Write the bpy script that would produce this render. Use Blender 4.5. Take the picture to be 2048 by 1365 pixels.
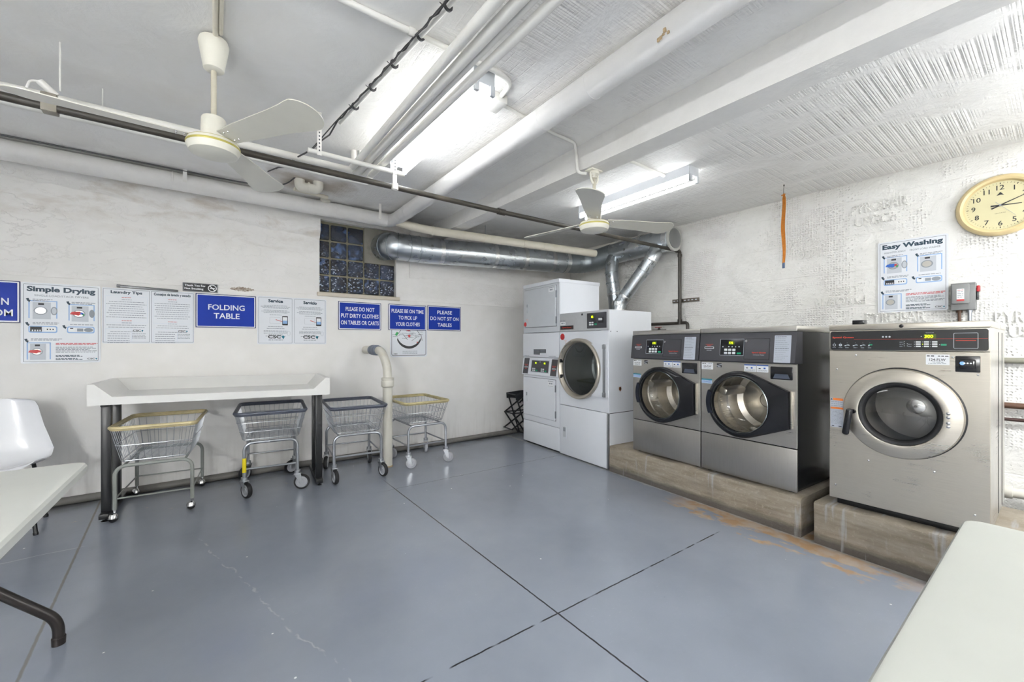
import bpy, bmesh, math, random
from mathutils import Matrix, Vector
for _o in list(bpy.data.objects): bpy.data.objects.remove(_o)
S = bpy.context.scene
COL = S.collection
PI = math.pi
R = math.radians
rnd = random.Random(7)

# ---------------------------------------------------------------- camera, world, exposure
cam_d = bpy.data.cameras.new('camera')
cam = bpy.data.objects.new('camera', cam_d); COL.objects.link(cam)
cam.location = (0, 0, 1.235)
cam.rotation_euler = (R(90), 0, R(-36.2))
cam_d.sensor_width = 36.0
cam_d.lens = 36.0 * 815 / 2048
cam_d.shift_y = 6.5 / 2048
cam_d.clip_start = 0.02
S.camera = cam
W = bpy.data.worlds.new('world'); S.world = W; W.use_nodes = True
W.node_tree.nodes['Background'].inputs[0].default_value = (0.035, 0.06, 0.12, 1)
W.node_tree.nodes['Background'].inputs[1].default_value = 1.0
S.view_settings.view_transform = 'Standard'
S.view_settings.look = 'None'
S.view_settings.exposure = 1.5
S.view_settings.gamma = 1.0
S.view_settings.use_curve_mapping = False
S.cycles.max_bounces = 10
S.cycles.diffuse_bounces = 6
S.cycles.glossy_bounces = 5
S.cycles.transparent_max_bounces = 12
S.cycles.caustics_reflective = False
S.cycles.caustics_refractive = False
S.cycles.sample_clamp_indirect = 6.0
TUBE_POWER = 8.0            # the two strip lights in view
REAR_POWER = 255.0           # added fill pair, unseen behind the viewer

# ---------------------------------------------------------------- mesh helpers
class MB:
    """collects shapes into one mesh; M is the transform applied to what is added next"""
    def __init__(s): s.v = []; s.f = []; s.mi = []; s.M = None
    def add(s, vs, fs, m=0):
        o = len(s.v)
        if s.M is not None: vs = [s.M @ Vector(p) for p in vs]
        s.v.extend([tuple(p) for p in vs])
        for f in fs: s.f.append(tuple(o + i for i in f)); s.mi.append(m)
    def box(s, x0, x1, y0, y1, z0, z1, m=0):
        s.add([(x0,y0,z0),(x1,y0,z0),(x1,y1,z0),(x0,y1,z0),(x0,y0,z1),(x1,y0,z1),(x1,y1,z1),(x0,y1,z1)],
              [(3,2,1,0),(4,5,6,7),(0,1,5,4),(1,2,6,5),(2,3,7,6),(3,0,4,7)], m)
    def rbox(s, x0, x1, y0, y1, z0, z1, r=.005, m=0, seg=2):
        bm = bmesh.new(); bmesh.ops.create_cube(bm, size=1)
        for v in bm.verts: v.co = ((x0+x1)/2+v.co.x*(x1-x0), (y0+y1)/2+v.co.y*(y1-y0), (z0+z1)/2+v.co.z*(z1-z0))
        r = min(r, .49*min(x1-x0, y1-y0, z1-z0))
        bmesh.ops.bevel(bm, geom=bm.edges[:], offset=r, segments=seg, profile=.5, affect='EDGES')
        bm.verts.index_update()
        s.add([v.co.copy() for v in bm.verts], [[v.index for v in f.verts] for f in bm.faces], m); bm.free()
    def quad(s, x0, x1, z0, z1, y, m=0):            # flat print facing -y
        s.add([(x0,y,z0),(x1,y,z0),(x1,y,z1),(x0,y,z1)], [(0,1,2,3)], m)
    def prism(s, poly, y0, y1, m=0):                # (x,z) outline counter-clockwise seen from -y, extruded y0 (front) to y1
        n = len(poly)
        s.add([(x,y0,z) for x,z in poly]+[(x,y1,z) for x,z in poly],
              [tuple(range(n)), tuple(range(2*n-1, n-1, -1))]+[((i+1)%n, i, n+i, n+(i+1)%n) for i in range(n)], m)
    def flat(s, poly, y, m=0):
        s.add([(x,y,z) for x,z in poly], [tuple(range(len(poly)))], m)
    def prism_x(s, poly, x0, x1, m=0):              # (y,z) outline extruded along x
        n = len(poly)
        s.add([(x0,y,z) for y,z in poly]+[(x1,y,z) for y,z in poly],
              [tuple(range(n-1,-1,-1)), tuple(range(n, 2*n))]+[(i, (i+1)%n, n+(i+1)%n, n+i) for i in range(n)], m)
    def prism_z(s, poly, z0, z1, m=0):              # (x,y) outline counter-clockwise from above
        n = len(poly)
        s.add([(x,y,z0) for x,y in poly]+[(x,y,z1) for x,y in poly],
              [tuple(range(n-1,-1,-1)), tuple(range(n, 2*n))]+[(i, (i+1)%n, n+(i+1)%n, n+i) for i in range(n)], m)
    def cyl(s, p0, p1, r, r1=None, n=20, m=0, caps=True):
        r1 = r if r1 is None else r1
        p0 = Vector(p0); p1 = Vector(p1); d = (p1-p0).normalized()
        a = d.orthogonal().normalized(); b = d.cross(a)
        vs = []
        for p, q in ((p0, r), (p1, r1)):
            for i in range(n):
                t = 2*PI*i/n; vs.append(p + (a*math.cos(t)+b*math.sin(t))*q)
        fs = [(i, (i+1)%n, n+(i+1)%n, n+i) for i in range(n)]
        if caps: fs += [tuple(range(n-1,-1,-1)), tuple(range(n, 2*n))]
        s.add(vs, fs, m)
    def tube(s, path, r, n=10, m=0, closed=False, caps=True, rs=None):
        P = [Vector(p) for p in path]; k = len(P)
        T = []
        for i in range(k):
            a = P[(i-1)%k] if (closed or i > 0) else P[i]
            b = P[(i+1)%k] if (closed or i < k-1) else P[i]
            T.append((b-a).normalized())
        u = T[0].orthogonal().normalized(); vs = []
        for i in range(k):
            u = (u - T[i]*u.dot(T[i]))
            u = u.normalized() if u.length > 1e-6 else T[i].orthogonal().normalized()
            w = T[i].cross(u); rr = rs[i] if rs else r
            for j in range(n):
                t = 2*PI*j/n; vs.append(P[i] + (u*math.cos(t)+w*math.sin(t))*rr)
        fs = []
        for i in range(k if closed else k-1):
            for j in range(n):
                a = i*n+j; b = i*n+(j+1)%n; c = ((i+1)%k)*n+(j+1)%n; d = ((i+1)%k)*n+j
                fs.append((a,b,c,d))
        if not closed and caps: fs += [tuple(range(n-1,-1,-1)), tuple(range((k-1)*n, k*n))]
        s.add(vs, fs, m)
    def lathe(s, prof, c=(0,0,0), axis='z', n=40, m=0, close=False, caps=None):
        caps = (axis == 'z') if caps is None else caps
        """prof: (radius, height) ; axis z or y (y: height runs along +y)"""
        vs = []; fs = []; k = len(prof)
        for r, h in prof:
            for j in range(n):
                t = 2*PI*j/n
                if axis == 'z': vs.append((c[0]+r*math.cos(t), c[1]+r*math.sin(t), c[2]+h))
                elif axis == 'y': vs.append((c[0]+r*math.cos(t), c[1]+h, c[2]-r*math.sin(t)))
                else: vs.append((c[0]+h, c[1]+r*math.cos(t), c[2]+r*math.sin(t)))
        for i in range(k if close else k-1):
            for j in range(n):
                a = i*n+j; b = i*n+(j+1)%n; i2 = (i+1)%k
                fs.append((a, b, i2*n+(j+1)%n, i2*n+j))
        if not close and caps:
            if prof[0][0] > 1e-5: fs.append(tuple(range(n-1,-1,-1)))
            if prof[-1][0] > 1e-5: fs.append(tuple(range((k-1)*n, k*n)))
        s.add(vs, fs, m)
    def text(s, t, x, z, y, w=None, h=None, m=0, bold=0.0, align='c'):
        """lettering facing -y; w and h are the size of the whole line; align c / l / r on x, z is its middle"""
        vs, fs = text_geo(t, bold)
        x0 = min(p[0] for p in vs); x1 = max(p[0] for p in vs); z0 = min(p[1] for p in vs); z1 = max(p[1] for p in vs)
        if w is None and h is None: h = .02
        sx = (w/(x1-x0)) if w else h/(z1-z0)
        sz = (h/(z1-z0)) if h else sx
        ww = (x1-x0)*sx
        ox = x-ww/2 if align == 'c' else (x if align == 'l' else x-ww)
        s.add([(ox+(p[0]-x0)*sx, y, z+(p[1]-(z0+z1)/2)*sz) for p in vs], fs, m)
    def greek(s, x0, x1, z, h, y, m=0, full=False):
        x = x0
        while x < x1-.002:
            wd = rnd.uniform(.5, 1.7)*h*3.2
            if full: wd *= 2
            e = min(x+wd, x1); s.quad(x, e, z-h/2, z+h/2, y, m); x = e + h*.7
    def build(s, name, mats, parent=None, sharp=38):
        me = bpy.data.meshes.new(name); me.from_pydata(s.v, [], s.f)
        if not isinstance(mats, (list, tuple)): mats = [mats]
        for q in mats: me.materials.append(q)
        me.polygons.foreach_set('material_index', s.mi)
        me.polygons.foreach_set('use_smooth', [True]*len(s.f))
        me.set_sharp_from_angle(angle=R(sharp)); me.update()
        o = bpy.data.objects.new(name, me); COL.objects.link(o)
        if parent is not None: o.parent = parent
        return o

_tg = {}
def text_geo(t, bold):
    k = (t, bold)
    if k not in _tg:
        c = bpy.data.curves.new('lettering', 'FONT'); c.body = t; c.size = 1; c.offset = bold; c.resolution_u = 3
        o = bpy.data.objects.new('lettering', c); me = o.to_mesh()
        vs = [(v.co.x, v.co.y) for v in me.vertices]; fs = [tuple(p.vertices) for p in me.polygons]
        o.to_mesh_clear(); bpy.data.objects.remove(o); bpy.data.curves.remove(c)
        _tg[k] = (vs, fs)
    return _tg[k]

def rrect(x0, x1, z0, z1, r, n=5):
    out = []
    for cx, cz, a in ((x1-r, z0+r, -90), (x1-r, z1-r, 0), (x0+r, z1-r, 90), (x0+r, z0+r, 180)):
        for i in range(n+1):
            t = R(a+90*i/n); out.append((cx+r*math.cos(t), cz+r*math.sin(t)))
    return out
def circ(cx, cz, r, n=24, a0=0, a1=360, sx=1):
    full = a1-a0 == 360
    return [(cx+sx*r*math.cos(R(a0+(a1-a0)*i/n)), cz+r*math.sin(R(a0+(a1-a0)*i/n))) for i in range(n if full else n+1)]
def ringflat(mb, outer, inner, y, m=0):
    n = len(outer)
    mb.add([(x,y,z) for x,z in outer]+[(x,y,z) for x,z in inner], [(i,(i+1)%n,n+(i+1)%n,n+i) for i in range(n)], m)
def fillet(pts, r, n=6, closed=False):
    P = [Vector(p) for p in pts]; out = []; k = len(P)
    for i in range(k):
        if not closed and i in (0, k-1): out.append(P[i]); continue
        a = P[(i-1)%k]; b = P[i]; c = P[(i+1)%k]
        da = (a-b); dc = (c-b); q = min(r, da.length*.49, dc.length*.49)
        p0 = b+da.normalized()*q; p2 = b+dc.normalized()*q
        for j in range(n+1):
            t = j/n; out.append(p0*(1-t)**2 + b*2*t*(1-t) + p2*t*t)
    return out
def link(name, loc=(0,0,0), rz=0, parent=None):
    o = bpy.data.objects.new(name, None); COL.objects.link(o); o.location = loc; o.rotation_euler = (0,0,rz)
    o.empty_display_size = .1
    if parent: o.parent = parent
    return o
def tag(o, label, cat, group=None):
    o['label'] = label; o['category'] = cat
    if group: o['group'] = group
    return o
def thing(name, label, cat, loc=(0,0,0), rz=0, group=None): return tag(link(name, loc, rz), label, cat, group)
def struct(o): o['kind'] = 'structure'; return o

# ---------------------------------------------------------------- materials
def lin(h):
    if isinstance(h, str):
        h = h.lstrip('#'); c = [int(h[i:i+2], 16)/255 for i in (0,2,4)]
        return tuple(x/12.92 if x <= .04045 else ((x+.055)/1.055)**2.4 for x in c)
    return h
class NT:
    """short-hand for building node trees"""
    def __init__(s, name):
        s.m = bpy.data.materials.new(name); s.m.use_nodes = True; s.t = s.m.node_tree; s.b = s.t.nodes['Principled BSDF']; s.out = s.t.nodes['Material Output']
    def n(s, ty, **kw):
        q = s.t.nodes.new(ty)
        for k, v in kw.items(): setattr(q, k, v)
        return q
    def l(s, a, b): s.t.links.new(a, b)
    def inp(s, q, k, v):
        if isinstance(v, bpy.types.NodeSocket): s.l(v, q.inputs[k])
        else: q.inputs[k].default_value = v
    def math(s, op, a, b=0.0, c=None, clamp=False):
        q = s.n('ShaderNodeMath', operation=op, use_clamp=clamp); s.inp(q, 0, a); s.inp(q, 1, b)
        if c is not None: s.inp(q, 2, c)
        return q.outputs[0]
    def pos(s, obj=False):
        if obj: return s.n('ShaderNodeTexCoord').outputs['Object']
        return s.n('ShaderNodeNewGeometry').outputs['Position']
    def sep(s, v):
        q = s.n('ShaderNodeSeparateXYZ'); s.l(v, q.inputs[0]); return q.outputs
    def scale(s, v, sc):
        q = s.n('ShaderNodeMapping'); s.l(v, q.inputs[0]); q.inputs['Scale'].default_value = sc; return q.outputs[0]
    def noise(s, v, sc, detail=4, rough=.55, dist=0):
        q = s.n('ShaderNodeTexNoise'); s.l(v, q.inputs['Vector']); q.inputs['Scale'].default_value = sc; q.inputs['Detail'].default_value = detail
        q.inputs['Roughness'].default_value = rough; q.inputs['Distortion'].default_value = dist; return q.outputs[0]
    def vor(s, v, sc, feature='F1', out='Distance', rand=1.0):
        q = s.n('ShaderNodeTexVoronoi', feature=feature); s.l(v, q.inputs['Vector']); q.inputs['Scale'].default_value = sc; q.inputs['Randomness'].default_value = rand
        return q.outputs[out]
    def ramp(s, f, a, b, lo=0.0, hi=1.0, smooth=False):
        q = s.n('ShaderNodeMapRange', interpolation_type='SMOOTHSTEP' if smooth else 'LINEAR'); s.inp(q, 0, f); q.inputs[1].default_value = a; q.inputs[2].default_value = b
        q.inputs[3].default_value = lo; q.inputs[4].default_value = hi; return q.outputs[0]
    def mix(s, f, a, b):
        q = s.n('ShaderNodeMix', data_type='RGBA'); s.inp(q, 0, f)
        for i, v in ((6, a), (7, b)):
            if isinstance(v, bpy.types.NodeSocket): s.l(v, q.inputs[i])
            else: v = lin(v); q.inputs[i].default_value = (*v[:3], 1)
        return q.outputs[2]
    def bump(s, h, strength=.3, dist=.01, nrm=None):
        q = s.n('ShaderNodeBump'); s.inp(q, 'Height', h); q.inputs['Strength'].default_value = strength; q.inputs['Distance'].default_value = dist
        if nrm is not None: s.l(nrm, q.inputs['Normal'])
        s.l(q.outputs[0], s.b.inputs['Normal']); return q.outputs[0]
    def set(s, **kw):
        for k, v in kw.items():
            k = k.replace('_', ' ')
            if isinstance(v, bpy.types.NodeSocket): s.l(v, s.b.inputs[k]); continue
            if k in ('Base Color', 'Emission Color'): v = (*lin(v)[:3], 1)
            s.b.inputs[k].default_value = v
        return s

_mats = {}
def mat(name, c, rough=.5, metal=0.0, var=.06, nsc=12, bump=0, bsc=60, spec=.5, emit=0, coat=0):
    """painted / moulded material with a little procedural unevenness"""
    if name in _mats: return _mats[name]
    k = NT(name); c = lin(c)
    k.set(Roughness=rough, Metallic=metal, Specular_IOR_Level=spec)
    p = k.pos(True)
    if var:
        f = k.noise(p, nsc, 3)
        k.set(Base_Color=k.mix(k.ramp(f, .3, .7), tuple(x*(1-var) for x in c), tuple(min(1, x*(1+var)) for x in c)))
        k.set(Roughness=rough)
    else: k.set(Base_Color=c)
    if bump: k.bump(k.noise(p, bsc, 3), bump, .004)
    if emit: k.set(Emission_Color=c, Emission_Strength=emit)
    if coat: k.set(Coat_Weight=coat)
    _mats[name] = k.m; return k.m

def m_floor():
    k = NT('painted_concrete'); p = k.pos(); x, y, z = k.sep(p)
    n1 = k.noise(p, 1.3, 5); n2 = k.noise(p, 9, 5); n3 = k.noise(k.scale(p, (1, 3, 1)), 38, 4, .7)
    c = k.mix(k.ramp(n1, .3, .7), '#828894', '#8f95a1')
    c = k.mix(k.ramp(n2, .35, .8, 0, .3), c, '#8e949f')
    wear = k.math('MULTIPLY', k.ramp(n3, .62, .72), k.ramp(n1, .45, .65))
    c = k.mix(k.math('MULTIPLY', wear, .35), c, '#b9bec8')
    # joints between the slabs: (a, b, half width) distance to a line through two points
    wob = k.math('MULTIPLY', k.math('SUBTRACT', k.noise(p, 22, 3), .5), .006)
    def dist(x0, y0, x1, y1, amp=1.0):
        L = math.hypot(x1-x0, y1-y0); nx, ny = (y1-y0)/L, -(x1-x0)/L
        d = k.math('ADD', k.math('MULTIPLY', x, nx), k.math('MULTIPLY', y, ny)); d = k.math('SUBTRACT', d, nx*x0+ny*y0)
        return k.math('ABSOLUTE', k.math('ADD', d, k.math('MULTIPLY', wob, amp)))
    ja = dist(1.245, 3.6, 1.285, .5); jb = dist(.5, 1.397, 2.7, 1.36); jc = dist(-.72, 4.5, -.58, 2.27)
    da = k.ramp(ja, .0025, .0052, 1, 0); db = k.ramp(jb, .0022, .005, 1, 0)
    db = k.math('MULTIPLY', db, k.ramp(k.noise(p, 6, 2), .36, .46))
    db = k.math('MULTIPLY', db, k.math('MULTIPLY', k.ramp(x, -.57, -.56), k.ramp(x, 2.62, 2.7, 1, 0)))
    da = k.math('MULTIPLY', da, k.ramp(y, 3.3, 3.75, 1, 0))
    dc = k.math('MULTIPLY', k.ramp(jc, .003, .008, 1, 0), .75)
    jd = dist(1.0, 3.40, 2.95, 3.35, 6); dd = k.math('MULTIPLY', k.math('MULTIPLY', k.ramp(jd, .002, .005, 1, 0), k.ramp(x, 1.05, 1.3)), .45)
    # hairline cracks with worn paint
    wob2 = k.math('MULTIPLY', k.math('SUBTRACT', k.noise(p, 4.5, 4), .5), .16)
    c1 = k.math('ABSOLUTE', k.math('ADD', k.math('SUBTRACT', k.math('ADD', k.math('MULTIPLY', x, .963), k.math('MULTIPLY', y, .268)), .795), wob2))
    cr = k.math('MULTIPLY', k.ramp(c1, .0015, .006, 1, 0), k.math('MULTIPLY', k.ramp(y, 3.3, 3.2), k.ramp(k.noise(p, 14, 2), .42, .55)))
    c2 = k.math('ABSOLUTE', k.math('ADD', k.math('SUBTRACT', y, 3.55), k.math('MULTIPLY', wob2, .3)))
    cr2 = k.math('MULTIPLY', k.ramp(c2, .002, .007, 1, 0), k.ramp(x, -.62, -.66))
    c = k.mix(k.math('MULTIPLY', k.math('MAXIMUM', cr, cr2), .3), c, '#c6c8cc')
    # bare orange-tan patches where the paint has lifted along the concrete bases
    edge = k.math('SUBTRACT', k.math('ADD', k.math('MULTIPLY', y, .055), 2.965), x)       # distance in front of the bases
    pn = k.noise(k.scale(p, (2.2, 1, 1)), 4.2, 6, .62)
    st = k.math('SUBTRACT', pn, k.math('MULTIPLY', edge, 1.15))
    st = k.math('MULTIPLY', k.ramp(st, .27, .335), k.math('MULTIPLY', k.ramp(y, 1.95, 1.7), k.ramp(y, .25, .75)))
    c = k.mix(k.math('MULTIPLY', st, .8), c, k.mix(k.ramp(n2, .4, .6), '#b08a5c', '#b5a28c'))
    ln = k.math('SUBTRACT', k.noise(p, 12, 5), k.math('MULTIPLY', k.math('ABSOLUTE', edge), 9))
    c = k.mix(k.math('MULTIPLY', k.ramp(ln, .22, .4), .65), c, '#a7aaa8')
    # white flecks, dark scuffs
    fl = k.ramp(k.vor(p, 5.5), .022, .032, 1, 0); c = k.mix(k.math('MULTIPLY', fl, .8), c, '#e6e8ea')
    sc = k.math('MULTIPLY', k.ramp(k.vor(k.scale(p, (1, 1.8, 1)), 4.7), .015, .03, 1, 0), k.ramp(n2, .5, .6)); c = k.mix(k.math('MULTIPLY', sc, .35), c, '#5a5c65')
    # grime behind the washers and along the back wall
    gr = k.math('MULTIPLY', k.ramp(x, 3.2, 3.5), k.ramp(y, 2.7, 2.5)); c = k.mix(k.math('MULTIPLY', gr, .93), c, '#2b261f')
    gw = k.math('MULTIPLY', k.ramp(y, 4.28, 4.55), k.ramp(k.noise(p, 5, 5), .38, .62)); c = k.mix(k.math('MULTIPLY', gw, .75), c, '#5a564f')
    bare = k.math('MULTIPLY', k.ramp(k.noise(k.scale(p, (1, 2.2, 1)), 7, 5, .7), .66, .7), k.math('MULTIPLY', k.ramp(y, 3.7, 3.95), k.ramp(x, .9, .5))); c = k.mix(k.math('MULTIPLY', bare, .7), c, '#b7a796')
    J = k.math('MAXIMUM', k.math('MAXIMUM', da, db), dd)
    c = k.mix(J, c, '#1d1d20'); c = k.mix(dc, c, '#6a665c')
    k.set(Base_Color=c, Specular_IOR_Level=.62)
    k.set(Roughness=.19)
    h = k.math('ADD', k.math('MULTIPLY', k.noise(p, 16, 5), .25), k.math('MULTIPLY', n3, .12)); h = k.math('SUBTRACT', h, k.math('MULTIPLY', k.math('MAXIMUM', J, dc), 1.2))
    k.bump(h, .13, .004); return k.m

def m_wall_back():
    k = NT('painted_plaster'); p = k.pos(); x, y, z = k.sep(p)
    up = k.ramp(k.math('ADD', z, k.math('MULTIPLY', k.noise(p, 3, 3), .12)), 1.78, 1.84)
    big = k.noise(k.scale(p, (1, 1, 2.6)), 3.2, 6, .62, .4); fine = k.noise(p, 34, 4, .6); low = k.noise(p, 5, 3)
    c = k.mix(k.ramp(low, .3, .7), '#eae8e4', '#f0eeeb')
    dirt = k.math('MULTIPLY', k.math('MULTIPLY', k.ramp(big, .5, .68), k.ramp(z, 2.1, 2.45)), .55)
    c = k.mix(dirt, c, '#b9aa98')
    # peeled paint above the signs, drips of grime near the floor
    d = k.math('ADD', k.math('MULTIPLY', k.math('POWER', k.math('SUBTRACT', x, .216), 2), 1), k.math('MULTIPLY', k.math('POWER', k.math('SUBTRACT', z, 1.752), 2), 14))
    pe = k.ramp(k.math('SUBTRACT', k.math('MULTIPLY', k.noise(p, 26, 4, .7), .021), d), .0035, .0045); c = k.mix(pe, c, k.mix(k.ramp(fine, .4, .6), '#7d6a58', '#c4bcb0'))
    st = k.noise(k.scale(p, (9, 1, .7)), 3, 4)
    c = k.mix(k.math('MULTIPLY', k.math('MULTIPLY', k.ramp(st, .5, .7), k.ramp(z, .5, .05)), .22), c, '#a8a298')
    k.set(Base_Color=c, Roughness=.62, Specular_IOR_Level=.35)
    h = k.math('ADD', k.math('MULTIPLY', k.math('MULTIPLY', big, up), 1.6), k.math('MULTIPLY', fine, .10))
    cr = k.math('MULTIPLY', k.math('MULTIPLY', k.ramp(k.math('ABSOLUTE', k.math('SUBTRACT', k.noise(k.scale(p, (1, 1, 1.9)), 4.4, 5, .6), .5)), .0, .018, 1, 0), up), .35)
    k.bump(k.math('SUBTRACT', h, cr), .42, .016); return k.m

def m_wall_tile():
    k = NT('painted_gypsum_tile'); p = k.pos(); x, y, z = k.sep(p)
    patch = k.ramp(k.noise(p, 2.3, 4, .55), .44, .54)
    dots = k.ramp(k.vor(p, 46, rand=.25), .18, .42, 0, 1)
    smear = k.noise(p, 6, 6, .62, .6)
    # courses of blocks
    row = k.math('ABSOLUTE', k.math('SUBTRACT', k.math('FRACT', k.math('MULTIPLY', z, 3.2)), .5)); gro = k.ramp(row, .47, .5)
    c = k.mix(k.ramp(smear, .3, .7), '#e6e5e0', '#efeeea')
    c = k.mix(k.math('MULTIPLY', k.ramp(k.noise(p, 55, 2), .71, .75), .5), c, '#8f8c84')
    c = k.mix(k.math('MULTIPLY', k.ramp(k.math('ADD', z, k.math('MULTIPLY', smear, .25)), 2.64, 2.76), .35), c, '#a9a598')
    k.set(Base_Color=c, Roughness=.6, Specular_IOR_Level=.35)
    h = k.math('ADD', k.math('MULTIPLY', k.math('MULTIPLY', dots, patch), .3), k.math('MULTIPLY', smear, .9))
    h = k.math('SUBTRACT', h, k.math('MULTIPLY', gro, .12)); h = k.math('ADD', h, k.math('MULTIPLY', k.noise(p, 40, 3), .16))
    k.bump(h, .9, .024); return k.m

def m_ceiling():
    k = NT('painted_ceiling_tile'); p = k.pos(); x, y, z = k.sep(p)
    ribs = k.ramp(k.math('ABSOLUTE', k.math('SUBTRACT', k.math('FRACT', k.math('MULTIPLY', y, 19.0)), .5)), .3, .48)
    ribx = k.ramp(k.math('ABSOLUTE', k.math('SUBTRACT', k.math('FRACT', k.math('MULTIPLY', x, 16.0)), .5)), .4, .5)
    fib = k.noise(k.scale(p, (26, 3, 1)), 3.2, 3)
    tiled = k.math('MAXIMUM', k.ramp(k.math('SUBTRACT', x, k.math('MULTIPLY', k.noise(p, 3, 3), .3)), .62, .76), k.ramp(y, 1.55, 1.45))
    patch = k.math('MULTIPLY', tiled, k.ramp(k.noise(p, 1.9, 4, .6), .40, .5))
    patch = k.math('MULTIPLY', patch, k.ramp(k.math('ABSOLUTE', k.math('SUBTRACT', k.math('FRACT', k.math('MULTIPLY', x, 1.45)), .5)), .5, .4))
    grid = k.math('MULTIPLY', ribx, k.ramp(k.noise(p, 1.4, 2), .5, .55))
    sm = k.noise(p, 4, 6, .6, .5)
    c = k.mix(k.ramp(sm, .3, .7), '#eceae6', '#f2f1ee')
    ring = k.math('ADD', k.math('POWER', k.math('SUBTRACT', x, .72), 2), k.math('MULTIPLY', k.math('POWER', k.math('SUBTRACT', y, 3.95), 2), 2.5))
    stn = k.ramp(k.math('SUBTRACT', k.math('MULTIPLY', k.noise(p, 4, 4), .5), ring), .08, .26); c = k.mix(k.math('MULTIPLY', stn, .75), c, '#9c8c76')
    edge = k.math('MULTIPLY', k.ramp(y, 4.0, 4.5), k.ramp(k.noise(p, 5, 5), .35, .65)); c = k.mix(k.math('MULTIPLY', edge, .5), c, '#8f897e')
    k.set(Base_Color=c, Roughness=.6, Specular_IOR_Level=.35)
    h = k.math('SUBTRACT', k.math('MULTIPLY', sm, .5), k.math('MULTIPLY', k.math('MULTIPLY', k.math('MAXIMUM', k.math('MAXIMUM', ribs, grid), k.math('MULTIPLY', k.ramp(k.math('ABSOLUTE', k.math('SUBTRACT', k.math('FRACT', k.math('MULTIPLY', y, 76.0)), .5)), .2, .48), .5)), patch), .15))
    h = k.math('ADD', h, k.math('MULTIPLY', k.math('MULTIPLY', fib, patch), .22))
    h = k.math('ADD', h, k.math('MULTIPLY', k.math('MULTIPLY', k.noise(p, 30, 4), tiled), .16))
    k.bump(h, .9, .022); return k.m

def m_paint(name, c='#dddbd6', bsc=9, bst=.4, rough=.5, dirt=.25, dcol='#a39a8c'):
    if name in _mats: return _mats[name]
    k = NT(name); p = k.pos(); n1 = k.noise(p, bsc, 5, .6); n2 = k.noise(p, 3, 5, .65)
    cc = k.mix(k.ramp(n1, .3, .7), tuple(v*.95 for v in lin(c)), c)
    cc = k.mix(k.math('MULTIPLY', k.ramp(n2, .56, .72), dirt), cc, dcol)
    k.set(Base_Color=cc, Roughness=rough, Specular_IOR_Level=.4); k.bump(n1, bst, .01); _mats[name] = k.m; return k.m

def m_steel(name, c='#b9b4ab', rough=.3, sc=(1, 1, 60), smudge=.12, streak=0):
    if name in _mats: return _mats[name]
    k = NT(name); p = k.pos(True); g = k.noise(k.scale(p, sc), 7, 3); s2 = k.noise(p, 3.5, 4, .6)
    cc = k.mix(k.ramp(g, .35, .65), tuple(v*.92 for v in lin(c)), c)
    cc = k.mix(k.math('MULTIPLY', k.ramp(s2, .45, .7), .25), cc, tuple(v*.8 for v in lin(c)))
    k.set(Base_Color=cc, Metallic=.92); k.set(Roughness=k.math('ADD', k.ramp(g, .3, .7, rough-.04, rough+.06), k.ramp(s2, .35, .7, 0, smudge)))
    k.bump(g, .06, .002); _mats[name] = k.m; return k.m

def m_galv(name='galvanised_steel', c='#c3c9cd', rough=.24):
    if name in _mats: return _mats[name]
    k = NT(name); p = k.pos(True); v = k.vor(p, 24, out='Color'); vs = k.sep(v)[0]; w = k.noise(p, 4, 3)
    k.set(Base_Color=k.mix(vs, tuple(x*.95 for x in lin(c)), c), Metallic=1.0); k.set(Roughness=k.ramp(vs, 0, 1, rough+.03, rough+.06))
    k.bump(w, .12, .006); _mats[name] = k.m; return k.m

def m_foil():
    k = NT('foil_tape'); p = k.pos(True); n1 = k.noise(p, 40, 4, .7)
    k.set(Base_Color='#d6d8d8', Metallic=1.0, Roughness=.25); k.bump(n1, .6, .004); return k.m

def m_concrete():
    k = NT('cast_concrete'); p = k.pos(); x, y, z = k.sep(p)
    b = k.noise(k.scale(p, (1, 1, 7)), 3.6, 6, .62); f = k.noise(p, 48, 4, .65); m2 = k.noise(p, 5, 4)
    c = k.mix(k.ramp(b, .3, .7), '#7d7363', '#a0978a'); c = k.mix(k.ramp(f, .55, .75, 0, .5), c, '#b8ae9e'); c = k.mix(k.math('MULTIPLY', k.ramp(m2, .5, .7), .4), c, '#75706a')
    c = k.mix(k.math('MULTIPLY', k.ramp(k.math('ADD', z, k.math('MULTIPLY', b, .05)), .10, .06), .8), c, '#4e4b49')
    gy = k.math('MULTIPLY', k.ramp(k.noise(k.scale(p, (1, 10, 1.2)), 1.8, 3), .62, .7), .5); c = k.mix(gy, c, '#aeb0b4')
    k.set(Base_Color=c, Roughness=.85, Specular_IOR_Level=.25); k.bump(k.math('ADD', f, b), .6, .008); return k.m

def m_glassblock():
    k = NT('glass_block'); p = k.pos(); sp = k.noise(k.scale(p, (1, 1, 1.3)), 58, 3, .75, .4); lo = k.noise(p, 5, 3)
    x, y, z = k.sep(p)
    c = k.mix(k.ramp(lo, .35, .65), '#0c1220', '#22304a'); fl = k.vor(k.scale(p, (1, 1, 1.2)), 75, out='Color')
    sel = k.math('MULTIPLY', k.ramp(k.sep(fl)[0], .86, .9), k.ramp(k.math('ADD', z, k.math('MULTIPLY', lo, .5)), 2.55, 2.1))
    c = k.mix(k.math('MULTIPLY', sel, .8), c, '#b9c6dc'); c = k.mix(k.ramp(k.noise(p, 9, 2), .6, .7, 0, .6), c, '#5f7cae')  # pale flecks paint glints of reflected light into the glass colour
    k.set(Base_Color=c, Roughness=.08, Specular_IOR_Level=.7); k.bump(sp, .8, .012); return k.m

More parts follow.
